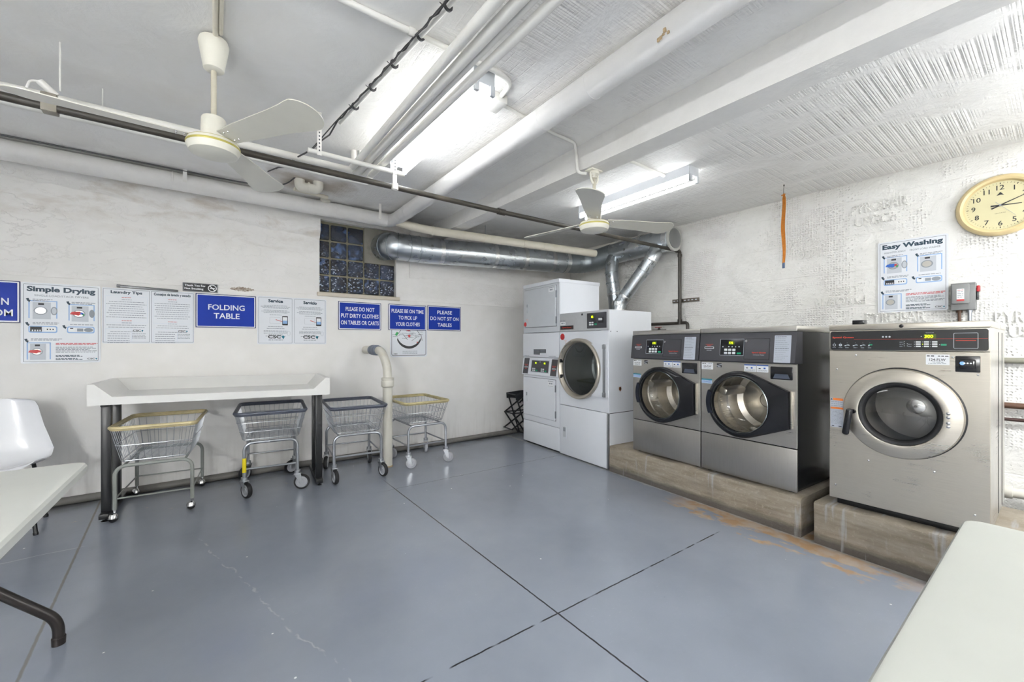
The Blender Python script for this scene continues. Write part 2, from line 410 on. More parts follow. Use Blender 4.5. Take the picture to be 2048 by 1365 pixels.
def m_pane(name, tint='#0a0d0d', clear=.55, rough=.03):
    """glazing: clear body under a mirror-like surface"""
    if name in _mats: return _mats[name]
    k = NT(name); tr = k.n('ShaderNodeBsdfTransparent'); v = lin(tint); tr.inputs[0].default_value = (*[clear*.9+x for x in v], 1)
    gl = k.n('ShaderNodeBsdfGlossy'); gl.inputs['Roughness'].default_value = rough; gl.inputs[0].default_value = (.95, .97, .96, 1)
    lw = k.n('ShaderNodeLayerWeight'); lw.inputs[0].default_value = .5; mx = k.n('ShaderNodeMixShader')
    k.l(k.math('ADD', k.math('MULTIPLY', k.math('POWER', lw.outputs['Facing'], 4.0), .9), .06), mx.inputs[0]); k.l(tr.outputs[0], mx.inputs[1]); k.l(gl.outputs[0], mx.inputs[2]); k.l(mx.outputs[0], k.out.inputs[0])
    _mats[name] = k.m; return k.m

def m_tube(nm, p):
    k = NT(nm); k.set(Base_Color='#ffffff', Emission_Color=(.965, .985, 1.0, 1), Emission_Strength=p); return k.m

FLOOR = m_floor(); WBACK = m_wall_back(); WTILE = m_wall_tile(); CEIL = m_ceiling()
WHITE_P = m_paint('white_pipe_paint', '#e4e2dc', 12, .3, .45); BEAM = m_paint('white_beam_paint', '#eceae6', 14, .3, .55, .12)
LAG = m_paint('painted_lagging', '#e9e7e4', 7, .5, .5, .15); CREAM_P = m_paint('cream_pipe_paint', '#d8d2c2', 10, .3, .45, .4, '#b09f7d')
STEEL = m_steel('brushed_steel', '#c2bfb9', .28); STEEL_W = m_steel('warm_brushed_steel', '#c8c2b6', .27, (1, 1, 60)); STEEL_D = m_steel('dark_brushed_steel', '#b3b0ab', .3, (40, 1, 1))
GALV = m_galv(); GALV2 = m_galv('dull_galvanised_steel', '#a9b1b5', .36); FOIL = m_foil(); CONC = m_concrete()
CHROME = mat('chrome', '#d0d0d0', .15, 1.0, .03); ZINC = mat('zinc_wire', '#a9acb0', .32, .9, .05); SILVER = mat('silver_tube', '#9a9da2', .35, .7, .06, 30)
BLACK = mat('black_enamel', '#17181a', .35, 0, .1); BLACKP = mat('black_plastic', '#15161a', .22, 0, .08); RUB = mat('black_rubber', '#1a1a1c', .6, 0, .1)
CHAR = mat('charcoal_panel', '#3d3d42', .38, 0, .05); DARK = mat('dark_side_panel', '#26282b', .18, .3, .1)
APPL = mat('white_enamel', '#e2e5ea', .28, 0, .004); APPL_G = mat('grey_white_enamel', '#c9cdd1', .3, 0, .02); GASK = mat('seam_shadow_gap', '#4c4f54', .6, 0, 0)
PLAST = mat('white_laminate', '#e3e2de', .35, 0, .02, 5); PLAST2 = mat('white_polyethylene', '#dedfd8', .45, 0, .025, 6); SHELL = mat('glossy_white_shell', '#e6e7ea', .12, 0, .01)
BLUE = mat('sign_blue', '#06309a', .5, 0, .02, spec=.25); BLUE_D = mat('sign_navy_edge', '#12245c', .4, 0, .03); WHITE = mat('print_white', '#eceef0', .4, 0, .01)
BOARD = mat('poster_white', '#e4e7ec', .35, 0, .01); NAVY = mat('print_navy', '#1f3b4c', .5, 0, 0); INK = mat('print_black', '#24262a', .5, 0, 0); GREYT = mat('print_grey', '#8d949c', .5, 0, 0)
PALE = mat('print_pale_blue', '#8fb4df', .5, 0, 0); PALE2 = mat('print_light_blue', '#c3d6ec', .5, 0, 0); REDP = mat('print_red', '#c23b3b', .5, 0, 0); GREENP = mat('print_green', '#2f9a53', .5, 0, 0); BLUEP = mat('print_blue', '#2c62b8', .5, 0, 0)
TEAL = mat('print_teal', '#1f7f95', .5, 0, 0); ORANGE = mat('print_orange', '#d9762a', .5, 0, 0); REDO = mat('print_orange_red', '#d8432c', .5, 0, 0); LGREY = mat('print_light_grey', '#c4c9d0', .5, 0, 0)
SILVERP = mat('silver_label', '#b9bfca', .4, .1, .02); KEY = mat('grey_key', '#cfd3d4', .45, 0, 0); KEYG = mat('green_key', '#15956b', .4, 0, 0)
LED = mat('lit_digits', '#c8f000', .4, 0, 0, emit=1.4); LEDBG = mat('display_window', '#3d4a10', .3, 0, 0, emit=.25); LCD = mat('lit_screen', '#5f86c4', .3, 0, 0, emit=.5)
DARKPIPE = m_paint('oily_black_pipe', '#3a3630', 20, .3, .38, .5, '#5c5346'); BROWN = m_paint('brown_pipe', '#5a4030', 20, .3, .45, .4, '#7c5a40')
CREAM = mat('cream_plastic', '#d9c596', .3, 0, .03); DIAL = mat('clock_dial', '#cfc8a0', .4, 0, .02); CREAMF = mat('ivory_enamel', '#e0ddd0', .35, 0, .02); GOLD = mat('gilt_trim', '#b8ad5c', .35, .3, .05)
BLADE = mat('ivory_blade', '#d5d2c6', .25, 0, .02, coat=.3); CANVAS = mat('black_canvas', '#1c1e22', .85, 0, .15, 40); STRAPM = mat('orange_webbing', '#b8701c', .75, 0, .15, 60, .5, 300)
RIMY = mat('yellowed_bumper', '#c9bb90', .5, 0, .12, 14); RIMO = mat('olive_yellowed_bumper', '#b5a97e', .5, 0, .2, 12); RIMG = mat('slate_bumper', '#4a4f5c', .38, 0, .08); YEL = mat('yellow_tape', '#e8d31a', .45, 0, .03)
GREYBOX = mat('grey_enamel', '#7e7f7f', .42, 0, .04); TUBEB = mat('bronze_brown_tube', '#2d2826', .35, .3, .1); WHEELG = mat('grey_wheel', '#a9abb0', .45, 0, .05); GREYC = mat('grey_rubber_coupling', '#6f7683', .5, 0, .06)
PVC = m_paint('off_white_pvc', '#d6d3c8', 14, .15, .38, .3, '#b8a98a'); CABLE = mat('dark_cable', '#38383a', .5, 0, .1); GROUT = m_paint('dirty_mortar', '#8b8672', 20, .4, .8, .5, '#5e5a4c')
PANE = m_pane('washer_glass', '#101413', .98); PANE_D = m_pane('dryer_glass', '#0c1413', .7); LIT = m_tube('lit_tube', TUBE_POWER); LIT_B = m_tube('dimmer_lit_tube', TUBE_POWER*.85); LIT_R = m_tube('added_fill_tube', REAR_POWER); LIT_Q = m_tube('added_side_fill_tube', REAR_POWER*.42)

# ---------------------------------------------------------------- the room
ZC = 2.66; YB = 4.575
RA = R(-88.74); RO = (4.52, 2.68)
def rwp(x, z=0.0, off=0.0):
    """point on the right wall: x along it towards the camera, off out into the room"""
    cx, sx = math.cos(RA), math.sin(RA)
    return (RO[0]+cx*x+sx*off, RO[1]+sx*x-cx*off, z)

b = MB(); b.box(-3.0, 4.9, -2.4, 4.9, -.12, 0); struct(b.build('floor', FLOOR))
b = MB(); b.box(-3.2, 4.95, -2.6, 4.9, ZC, ZC+.15); struct(b.build('ceiling', CEIL))
b = MB()
WX0, WX1, WZ0, WZ1 = .885, 1.70, 1.775, 2.535
b.box(-3.2, WX0, 4.59, 4.9, 0, ZC); b.box(WX1, 4.9, 4.59, 4.9, 0, ZC); b.box(WX0, WX1, 4.59, 4.9, 0, WZ0); b.box(WX0, WX1, 4.59, 4.9, WZ1, ZC)
wall_back = struct(b.build('wall_back', WBACK))
def rough_strip(name, x0, x1, zb, zt, y0, depth, seed, parent, n=70):
    """plaster standing proud of the wall, with a hand-thrown lower edge zb(x)"""
    q = random.Random(seed); mb = MB(); vs = []; prof = [(0, 0), (.25, .01), (.6, .035), (.95, .075), (1, .16), (.92, None)]
    for i in range(n+1):
        x = x0+(x1-x0)*i/n; base = zb(x)+q.uniform(-.008, .008)
        for dd, dz in prof:
            z = zt if dz is None else min(base+dz+q.uniform(-.004, .004), zt-.01)
            vs.append((x+q.uniform(-.004, .004)*(0 < i < n), y0-dd*depth*(1+q.uniform(-.1, .1)*(dd > 0)), z))
    k = len(prof); fs = []
    for i in range(n):
        for j in range(k-1): fs.append((i*k+j, (i+1)*k+j, (i+1)*k+j+1, i*k+j+1))
    fs.append(tuple(range(k))); fs.append(tuple(n*k+j for j in reversed(range(k))))
    mb.add(vs, fs); return mb.build(name, WBACK, parent, 60)
rough_strip('plaster_ledge', -3.0, .885, lambda x: 2.40-.066*(x+.2), ZC, 4.592, .055, 3, wall_back)
rough_strip('plaster_ledge', 1.86, 4.45, lambda x: 2.02+.02*math.sin(x*3), ZC, 4.592, .03, 5, wall_back)
b = MB(); b.rbox(-3.0, 4.55, 4.575, 4.62, 0, 1.748, .008); b.build('lower_plaster', WBACK, wall_back)
b = MB(); b.rbox(.86, 1.735, 4.555, 4.63, 1.735, 1.777, .006); b.build('window_ledge', m_paint('chipped_ledge_paint', '#cfc6b6', 12, .4, .6, .7, '#8f7458'), wall_back)

win = struct(link('window_1', (0, 4.64, 0)))
b = MB(); b.box(.80, 1.72, .012, .05, 1.76, 2.55); b.build('mortar_joints', GROUT, win)
b = MB()
for i in range(5):
    for j in range(4):
        if i > 2 and j > 1: continue
        x = .822+.1755*i; z = 1.784+.1825*j
        b.rbox(x+.008, x+.1675, -.012, .03, z+.008, z+.1745, .012)
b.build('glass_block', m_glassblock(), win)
b = MB(); b.box(1.352, 1.715, -.006, .03, 2.145, 2.55); b.build('sheet_panel', m_paint('dirty_sheet_panel', '#8c897f', 8, .5, .7, .6, '#4f4b44'), win)

b = MB(); b.box(-2.6, 5.6, 0, .3, 0, ZC)
wall_right = struct(b.build('wall_right', WTILE)); wall_right.location = (*RO, 0); wall_right.rotation_euler = (0, 0, RA)
def text3d(mb, t, x, z, y, w, h, d, turned=False, bold=.0):
    vs, fs = text_geo(t, bold)
    x0 = min(p[0] for p in vs); x1 = max(p[0] for p in vs); z0 = min(p[1] for p in vs); z1 = max(p[1] for p in vs)
    sg = -1 if turned else 1
    pts = [(x+sg*((p[0]-(x0+x1)/2)*w/(x1-x0)), z+sg*((p[1]-(z0+z1)/2)*h/(z1-z0))) for p in vs]
    cnt = {}
    for f in fs:
        for i in range(len(f)): cnt[(f[i], f[(i+1) % len(f)])] = 1
    n = len(pts)
    side = [(a, n+a, n+c, c) for (a, c) in cnt if (c, a) not in cnt]
    mb.add([(p[0], y, p[1]) for p in pts]+[(p[0], y+d, p[1]) for p in pts], list(fs)+side)
b = MB()
text3d(b, 'PYROBAR', 1.725, 2.415, -.013, .36, .085, .014); text3d(b, 'USGCo', 1.71, 2.30, -.013, .27, .075, .014)
text3d(b, 'PYROBAR', 1.83, 1.462, -.013, .36, .085, .014)
text3d(b, 'PYROBAR', 1.46, 1.622, -.013, .36, .075, .014, True); text3d(b, 'USGCo', 1.45, 1.715, -.009, .27, .07, .010, True)
text3d(b, 'PYROBAR', 2.545, 1.43, -.013, .36, .085, .014); text3d(b, 'USGCo', 2.565, 1.325, -.013, .27, .075, .014)
text3d(b, 'PYROBAR', 1.17, 2.09, -.009, .36, .08, .010); text3d(b, 'USGCo', 1.17, 2.20, -.009, .27, .07, .010)
b.build('embossed_lettering', WTILE, wall_right)

b = MB(); b.box(-3.2, -3.0, -2.6, 4.9, 0, ZC); struct(b.build('wall_left', WBACK))
b = MB(); b.box(-3.2, 4.95, -2.6, -2.4, 0, ZC); struct(b.build('wall_front', WBACK))
b = MB(); b.tube([(-3.0, 4.548, .03), (-.6, 4.55, .03), (1.4, 4.548, .031), (3.9, 4.55, .03)], .03, 12)
struct(b.build('baseboard_back', m_paint('grimy_grey_pipe', '#716f6b', 9, .4, .55, .6, '#3a3733')))
b = MB(); _v = [(x, y, z) for y, zb in ((-2.4, 2.385), (4.6, 2.517)) for x, z in ((2.10, zb), (2.26, zb), (2.26, 2.68), (2.115, 2.68))]
b.add(_v, [(0,1,2,3), (7,6,5,4), (1,0,4,5), (2,1,5,6), (3,2,6,7), (0,3,7,4)]); struct(b.build('ceiling_beam', BEAM))

# concrete bases under the washers, in the row's own frame (x along the row, y into it)
ROW = R(-90-3.153); RP = (3.1094, 2.6349)
def row(x, y=0.0, z=0.0):
    c, s2 = math.cos(ROW), math.sin(ROW); return (RP[0]+c*x-s2*y, RP[1]+s2*x+c*y, z)
def plinth(x0, x1, h, label):
    q = random.Random(int(x0*100)+9); mb = MB(); n = 26; vs = []; fs = []
    prof = [(0, 0), (0, .03), (.003, h*.5), (.002, h-.012), (.012, h), (.86, h), (.86, 0)]
    for i in range(n+1):
        x = x0+(x1-x0)*i/n
        for j, (y, z) in enumerate(prof):
            a = .004 if 0 < j < 5 else 0
            vs.append((x, y+q.uniform(-a, a), z+q.uniform(-a, a)))
    k = len(prof)
    for i in range(n):
        for j in range(k): fs.append(((i+1)*k+j, i*k+j, i*k+(j+1) % k, (i+1)*k+(j+1) % k))
    fs.append(tuple(range(k))); fs.append(tuple(n*k+j for j in reversed(range(k))))
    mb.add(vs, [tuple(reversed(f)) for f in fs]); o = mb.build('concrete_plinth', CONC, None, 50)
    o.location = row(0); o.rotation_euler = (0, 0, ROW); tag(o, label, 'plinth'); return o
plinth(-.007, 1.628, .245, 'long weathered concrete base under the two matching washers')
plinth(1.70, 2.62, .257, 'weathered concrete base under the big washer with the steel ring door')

# ---------------------------------------------------------------- fluorescent lights
def fluoro(x0, x1, y0, y1, label, lit, drop=0.0):
    """two-tube batten; with a drop it hangs on wires and its tubes sit out at the sides of a slim body"""
    t = thing('fluorescent_light', label, 'ceiling light', ((x0+x1)/2, (y0+y1)/2, ZC-drop), 0, None)
    hx = (x1-x0)/2*(.5 if drop else 1); hy = (y1-y0)/2; tx, tz = (.085, -.04) if drop else (.048, -.108)
    m = MB(); m.prism([(-hx, -.012), (-hx, 0), (hx, 0), (hx, -.012), (hx*.93, -.07), (-hx*.93, -.07)][::-1], -hy, hy); m.build('housing', APPL, t)
    for sy in (-1, 1):
        m = MB(); m.rbox(-hx-.004, hx+.004, sy*hy-.004, sy*hy+.004, -.076, 0, .002)
        for sx in (-1, 1):
            if drop: m.rbox(min(sx*hx, sx*(tx+.014)), max(sx*hx, sx*(tx+.014)), sy*hy-.009, sy*hy+.009, tz-.014, tz+.014, .004)
            else: m.rbox(sx*.048-.014, sx*.048+.014, sy*hy-.011, sy*hy+.011, -.125, -.07, .004)
        m.build('end_cap', APPL_G, t)
        if drop: m = MB(); m.cyl((0, sy*hy*.8, 0), (0, sy*hy*.8, drop), .003, n=6); m.build('suspension_wire', ZINC, t)
    for sx in (-1, 1):
        m = MB(); m.cyl((sx*tx, -hy+.02, tz), (sx*tx, hy-.02, tz), .0128, n=14); m.build('tube', lit, t)
    return t
fluoro(1.072, 1.192, 1.79, 3.01, 'lit two-tube strip light on the ceiling nearest the white conduits', LIT)
fluoro(3.045, 3.165, 1.775, 2.99, 'lit two-tube strip light on the ceiling behind the far fan, beyond the beam', LIT_B)
fluoro(-2.66, -2.54, -1.95, -.73, 'added fill strip light hung on wires, unseen, behind and left of the viewer', LIT_R, .62)  # assumed fixture, added as the main fill; side follows the chair's shadow
fluoro(3.24, 3.36, -1.9, -.68, 'added fill strip light hung on wires, unseen behind the viewer, washer side', LIT_Q, .62)  # assumed fixture, added to brighten the ceiling and walls on the right

# ---------------------------------------------------------------- signs and posters
def board(t, w, h, th, r, m, name='board'):
    b = MB(); b.prism(rrect(-w/2, w/2, -h/2, h/2, r), -th, 0); return b.build(name, m, t)
def edge_line(b, x0, x1, z0, z1, r, lw, y, m=0):
    ringflat(b, rrect(x0, x1, z0, z1, r), rrect(x0+lw, x1-lw, z0+lw, z1-lw, max(.0005, r-lw)), y, m)
def blue_sign(x0, x1, z0, z1, lines, label, off=0.0):
    w, h = x1-x0, z1-z0; e = -.007
    t = thing('notice_sign', label, 'sign', ((x0+x1)/2, YB-.0005-off, (z0+z1)/2))
    board(t, w, h, .006, .004, BLUE_D)
    b = MB(); b.flat(rrect(-w/2+.006, w/2-.006, -h/2+.006, h/2-.006, .004), -.0064)
    b.build('white_border', WHITE, t)
    b = MB(); b.flat(rrect(-w/2+.014, w/2-.014, -h/2+.014, h/2-.014, .003), -.0068); b.build('blue_field', BLUE, t)
    b = MB()
    for s2, x, fz, tw, th in lines: b.text(s2, x, h/2-fz*h, -.0073, tw, th, 0, .016, 'c')
    b.build('lettering', WHITE, t); return t
blue_sign(-1.607, -1.152, 1.393, 1.70, [('IN', .148, .497, .05, .05), ('ROOM', .1, .766, .185, .05)], 'blue sign reading IN over ROOM, cut by the photo edge left of the drying poster')
blue_sign(-.13, .324, 1.386, 1.69, [('FOLDING', 0, .39, .275, .05), ('TABLE', 0, .645, .195, .05)], 'blue FOLDING TABLE sign on the wall over the table with raised sides')
blue_sign(1.064, 1.518, 1.391, 1.694, [('PLEASE DO NOT', 0, .26, .305, .044), ('PUT DIRTY CLOTHES', 0, .5, .397, .044), ('ON TABLES OR CARTS', 0, .745, .402, .044)], 'blue sign reading PLEASE DO NOT PUT DIRTY CLOTHES, under the glass-block window')
blue_sign(1.603, 2.06, 1.397, 1.696, [('PLEASE BE ON TIME', 0, .255, .39, .044), ('TO PICK UP', 0, .51, .226, .044), ('YOUR CLOTHES', 0, .76, .294, .044)], 'blue sign reading PLEASE BE ON TIME, lapping over a white diagram board', .0055)
blue_sign(2.082, 2.538, 1.402, 1.705, [('PLEASE', 0, .255, .202, .044), ('DO NOT SIT ON', 0, .51, .385, .044), ('TABLES', 0, .765, .194, .044)], 'blue PLEASE DO NOT SIT ON TABLES sign, last of the row towards the dryers')

def tag_arrow(b, x, z, s, m=0):
    b.add([(x,-.0062,z),(x+s*.75,-.0062,z+s*.25),(x+s*1.05,-.0062,z-s*.75),(x+s*.45,-.0062,z-s*.95)], [(3,2,1,0)], m)
    b.add([(x+s*.25,-.0062,z-s*.75),(x+s*1.35,-.0062,z-s*.55),(x+s*1.0,-.0062,z-s*1.5)], [(2,1,0)], m)
def csc(b, x, z, h, m=0, mt=1):
    b.text('CSC', x, z, -.0062, h*3.3, h, m, .03); b.flat(circ(x+h*2.25, z, h*.42, 5, 100, 460), -.0062, mt); b.flat([(x+h*2.0, z-h*.1), (x+h*2.3, z-h*.75), (x+h*2.6, z)], -.0062, mt)
def poster(t, w, h, title, sub, drying):
    X = lambda f: -w/2+f*w
    Z = lambda f: h/2-f*h
    board(t, w, h, .0055, .012, BOARD)
    b = MB(); edge_line(b, X(.03), X(.97), Z(.98), Z(.02), .004, .0022, -.0058); b.build('printed_frame', NAVY, t)
    b = MB(); b.text(title, 0, Z(.085), -.0062, w*.86, h*.085, 0, .045); b.text(sub, 0, Z(.157), -.0062, w*.80 if not drying else w*.68, h*.024, 1, .012); b.build('heading', [NAVY, GREYT], t)
    b = MB()                       # the five numbered step pictures
    def frame_u(x0, x1, z0, z1, s2=.006):
        for a, c, m in ((0, s2, 0),):
            b.quad(x0, x1, z1-s2, z1, -.0060, m); b.quad(x0, x0+s2, z0, z1, -.0060, m); b.quad(x1-s2, x1, z0, z1, -.0060, m)
    def machine(x0, x1, z0, z1, cloth):
        mx = (x0+x1)/2; mz = (z0+z1)/2; r = min(x1-x0, z1-z0)*.33
        b.quad(x0, x1, z0, z1, -.0061, 3); b.quad(x0+.3*(x1-x0), x0+.62*(x1-x0), z1-.16*(z1-z0), z1-.05*(z1-z0), -.0063, 4)
        b.flat(circ(mx-r*.2, mz, r, 20, sx=1.15), -.0062, 5); b.flat(circ(mx-r*.2, mz, r*.78, 20, sx=1.15), -.0063, 6)
        if cloth:
            b.flat([(x0-.01, mz-.004), (mx-r*.3, mz-r*.5), (mx+r*.4, mz), (mx, mz+r*.6), (x0, mz+r*.45)], -.0064, cloth[0]); b.flat(circ(mx+r*.3, mz+r*.1, r*.32, 8), -.0065, cloth[1]); b.flat(circ(mx+r*.55, mz-r*.2, r*.25, 8), -.0065, cloth[2])
    frame_u(X(.09), X(.44), Z(.44), Z(.22)); machine(X(.14), X(.36), Z(.45), Z(.24), None if drying else (7, 8, 9))
    b.flat(circ(X(.40), Z(.345), .032, 16, sx=.55), -.0065, 5); b.flat(circ(X(.40), Z(.345), .025, 16, sx=.5), -.0066, 3)
    frame_u(X(.58), X(.92), Z(.46), Z(.25)); machine(X(.62), X(.84), Z(.47), Z(.27), (8, 9, 7) if drying else None)
    if drying: b.flat(circ(X(.885), Z(.365), .032, 16, sx=.5), -.0065, 5)
    for x0, x1, zz in ((.09, .44, .575), (.56, .92, .575)):
        b.flat(rrect(X(x0), X(x1), Z(zz+.045), Z(zz-.04), .012), -.0059, 0); b.flat(rrect(X(x0)+.006, X(x1)-.006, Z(zz+.032), Z(zz-.03), .01), -.0060, 2)
    b.quad(X(.11), X(.25), Z(.605), Z(.545), -.0062, 4)
    for i in range(4): b.quad(X(.13+.03*i), X(.148+.03*i), Z(.60), Z(.582), -.0063, 2)
    b.quad(X(.28), X(.42), Z(.598), Z(.555), -.0062, 10)
    for i in range(3): b.quad(X(.31+.035*i), X(.325+.035*i), Z(.585), Z(.568), -.0063, 4)
    b.quad(X(.58), X(.66), Z(.60), Z(.555), -.0062, 10); b.quad(X(.6), X(.64), Z(.565), Z(.553), -.0063, 4); b.quad(X(.69), X(.77), Z(.598), Z(.56), -.0062, 5); b.flat(circ(X(.84), Z(.578), .016, 14, sx=1.6), -.0062, 5)
    frame_u(X(.07), X(.36), Z(.95), Z(.74)); machine(X(.11), X(.30), Z(.955), Z(.755), (8, 8, 3) if drying else None)
    for fx, fz in ((.06, .20), (.55, .22), (.05, .495), (.50, .525), (.04, .70)): tag_arrow(b, X(fx), Z(fz), .018, 11)
    b.build('step_pictures', [PALE, PALE2, BOARD, LGREY, INK, GREYT, STEEL, BLUEP if not drying else GREENP, REDP, GREENP if not drying else BLUEP, WHITE, NAVY], t)
    b = MB(); hh = h*.0085
    for fx0, fx1, fz, m in ((.14, .38, .205, 0), (.14, .34, .222, 0), (.62, .93, .225, 0), (.62, .9, .242, 0), (.14, .46, .495, 0), (.14, .44, .51, 0), (.6, .9, .51, 0), (.12, .5, .695, 0), (.12, .46, .71, 0),
                            (.42, .96, .752, 1), (.42, .93, .768, 1), (.42, .9, .80, 0), (.42, .94, .815, 0), (.42, .85, .83, 0), (.42, .95, .848, 0), (.42, .93, .863, 0), (.42, .72, .905, 2), (.42, .76, .918, 2), (.42, .7, .945, 2), (.42, .76, .958, 2)):
        b.greek(X(fx0), X(fx1), Z(fz), hh, -.0062, m)
    b.build('small_print', [GREYT, REDP, NAVY], t)
    b = MB(); csc(b, X(.875), Z(.95), h*.021); b.build('logo', [INK, TEAL], t)
t = thing('instruction_poster', 'white Simple Drying poster with step pictures, left of the laundry tips board', 'poster', (-.94, YB-.0005, 1.394)); poster(t, .42, .606, 'Simple Drying', 'SINGLE-LOAD/STACK DRYERS', True)
t = thing('instruction_poster', 'white Easy Washing poster with step pictures on the rough wall below the clock', 'poster', rwp(1.929, 1.795, .006), RA); poster(t, .41, .592, 'Easy Washing', 'HIGH-EFFICIENCY     FRONT LOAD WASHER', False)

t = thing('notice_board', 'white two-panel board, Laundry Tips beside Consejos de lavado y secado', 'notice', (-.4315, YB-.0005, 1.467)); w, h = .581, .452
board(t, w, h, .005, .01, BOARD)
for sx, title, tw in ((-1, 'Laundry Tips', .19), (1, 'Consejos de lavado y secado', .245)):
    cx = sx*w/4; x0 = cx-w/4+.012; x1 = cx+w/4-.008
    b = MB(); edge_line(b, x0-.006, x1+.004, -h/2+.01, h/2-.01, .003, .002, -.0055); edge_line(b, x0+.006, x1-.01, -.055, h/2-.065, .003, .0008, -.0055, 1); edge_line(b, x0+.006, x0+.165, -h/2+.02, -.105, .003, .0008, -.0055, 1); b.build('printed_frame', [NAVY, PALE2], t)
    b = MB(); b.text(title, cx, h/2-.036, -.0058, tw, .03, 0, .035); b.build('heading', [NAVY], t)
    b = MB(); z = h/2-.075
    for i in range(20):
        if z < -.10 and z > -.122: z -= .018
        red = i in (0, 10); wd = .06 if i in (0, 1, 10, 11) else rnd.uniform(.19, .245) if i < 15 else .13
        xc = cx if i < 15 else x0+.085
        b.greek(xc-wd/2, xc+wd/2, z, .0042, -.0057, 1 if red else 0); z -= .018 if i not in (9,) else .028
    for i in range(4): b.greek(x1-.105, x1-.02, -.145-.012*i, .004, -.0057, 0)
    b.build('small_print', [GREYT, REDP], t)
    b = MB(); csc(b, x1-.075, -.118, .015); b.build('logo', [INK, TEAL], t)

t = thing('notice_board', 'white two-panel board, Service beside Servicio, under the left end of the window', 'notice', (.6405, YB-.0005, 1.4675)); w, h = .611, .465
board(t, w, h, .005, .008, BOARD)
for sx, title in ((-1, 'Service'), (1, 'Servicio')):
    cx = sx*w/4; x0 = cx-w/4+.01; x1 = cx+w/4-.01
    b = MB(); edge_line(b, x0, x1, -h/2+.01, h/2-.012, .004, .002, -.0055); b.build('printed_frame', [NAVY], t)
    b = MB(); b.text(title, cx, h/2-.043, -.0058, .125, .033, 0, .045); b.build('heading', [NAVY], t)
    b = MB()
    for i, (wd, fz) in enumerate(((.2, .19), (.25, .215), (.22, .24), (.2, .29), (.24, .315), (.2, .34), (.1, .385), (.13, .63), (.15, .67), (.2, .72), (.2, .745), (.2, .77), (.12, .80), (.17, .83))): b.greek(cx-wd/2, cx+wd/2, h/2-fz*h, .0045, -.0057)
    b.greek(cx-.06, cx+.06, -h/2+.042, .006, -.0057); b.build('small_print', [GREYT], t)
    b = MB(); b.flat(rrect(cx+.055, cx+.105, -.045, .045, .006), -.0057, 0); b.quad(cx+.06, cx+.10, -.03, .0, -.0060, 1); b.quad(cx+.06, cx+.10, .0, .034, -.0060, 2); edge_line(b, cx-.05, cx+.04, -.03, .03, .003, .001, -.0057, 3)
    b.add([(cx+.0,-.006,.005),(cx+.055,-.006,-.012),(cx+.055,-.006,-.008),(cx,-.006,.012)], [(0,1,2,3)], 4); edge_line(b, cx+.10, cx+.125, -.145, -.105, .01, .0015, -.0057, 3); b.build('phone_picture', [INK, PALE, WHITE, GREYT, REDP], t)
    b = MB(); csc(b, cx-.01, -h/2+.073, .033); b.build('logo', [INK, TEAL], t)

t = thing('diagram_board', 'white rounded board with a printed round diagram, tucked under a blue sign', 'notice', (1.85, YB-.0004, 1.318)); w, h = .452, .464
board(t, w, h, .0048, .03, BOARD)
b = MB(); edge_line(b, -w/2+.014, w/2-.014, -h/2+.016, h/2-.014, .026, .005, -.0052); b.build('printed_frame', INK, t)
b = MB()
b.add([(p[0], -.0053, p[1]) for p in circ(0, .02, .155, 24, 200, 340)]+[(p[0], -.0053, p[1]) for p in circ(0, .045, .150, 24, 200, 340)], [(i, i+1, 26+i, 25+i) for i in range(24)], 0)
for i in range(26):
    a = rnd.uniform(0, 6.28); r2 = rnd.uniform(.03, .17); x = r2*math.cos(a)*1.1; z = .03+abs(r2*math.sin(a))*.6-.08*rnd.random()
    b.greek(x-.03, x+.03, z, .005, -.0054, 3)
for x, z, a in ((-.12, .06, .9), (.11, .06, 2.2), (.06, -.02, .6), (-.05, .0, 2.3), (.15, -.0, 1.8)):
    b.add([(x-.04*math.cos(a), -.0055, z-.04*math.sin(a)), (x+.04*math.cos(a), -.0055, z+.04*math.sin(a)), (x+.04*math.cos(a)+.006, -.0055, z+.04*math.sin(a)), (x-.04*math.cos(a)+.006, -.0055, z-.04*math.sin(a))], [(3,2,1,0)], 0)
b.flat([(-.02, .02), (0, -.01), (.02, .02), (.0, .03)], -.0056, 1); b.flat([(-.17, .03), (-.15, .01), (-.13, .05), (-.15, .06)], -.0056, 2); b.flat([(-.08, .085), (.0, .07), (.03, .085)], -.0056, 1); b.flat(circ(.10, -.06, .008, 8), -.0056, 1)
b.build('printed_diagram', [INK, REDP, GREENP, GREYT], t)
b = MB(); b.text('CSC', -.165, -.195, -.0055, .045, .014, 0, .03)
for i in range(3): b.greek(-.08, .1, -.165-.014*i, .0045, -.0054, 1)
b.build('small_print', [INK, GREYT], t)

t = thing('notice_sign', 'small black THANK YOU FOR NOT SMOKING sign above the row of notices', 'sign', (-.0955, 4.5745, 1.7395)); w, h = .247, .076
board(t, w, h, .005, .003, BLACK)
b = MB(); edge_line(b, -w/2+.003, w/2-.003, -h/2+.003, h/2-.003, .002, .0015, -.0055, 1); b.text('Thank You For', -.037, .016, -.0057, .148, .018, 0, .03); b.text('Not Smoking', -.045, -.014, -.0057, .132, .022, 0, .03); b.build('lettering', [WHITE, LGREY], t)
b = MB(); ringflat(b, circ(.085, 0, .032, 28), circ(.085, 0, .026, 28), -.0057); b.add([(.065,-.0058,.017),(.07,-.0058,.022),(.106,-.0058,-.017),(.101,-.0058,-.022)], [(3,2,1,0)]); b.quad(.067, .103, -.004, .004, -.0057); b.build('no_smoking_symbol', WHITE, t)
b = MB(); b.M = Matrix.Translation((-.443, 4.566, 1.704)) @ Matrix.Rotation(R(1.9), 4, 'Y'); b.rbox(-.193, .193, -.007, .008, -.010, .010, .003); b.rbox(-.193, -.17, -.010, .008, -.012, .012, .003)
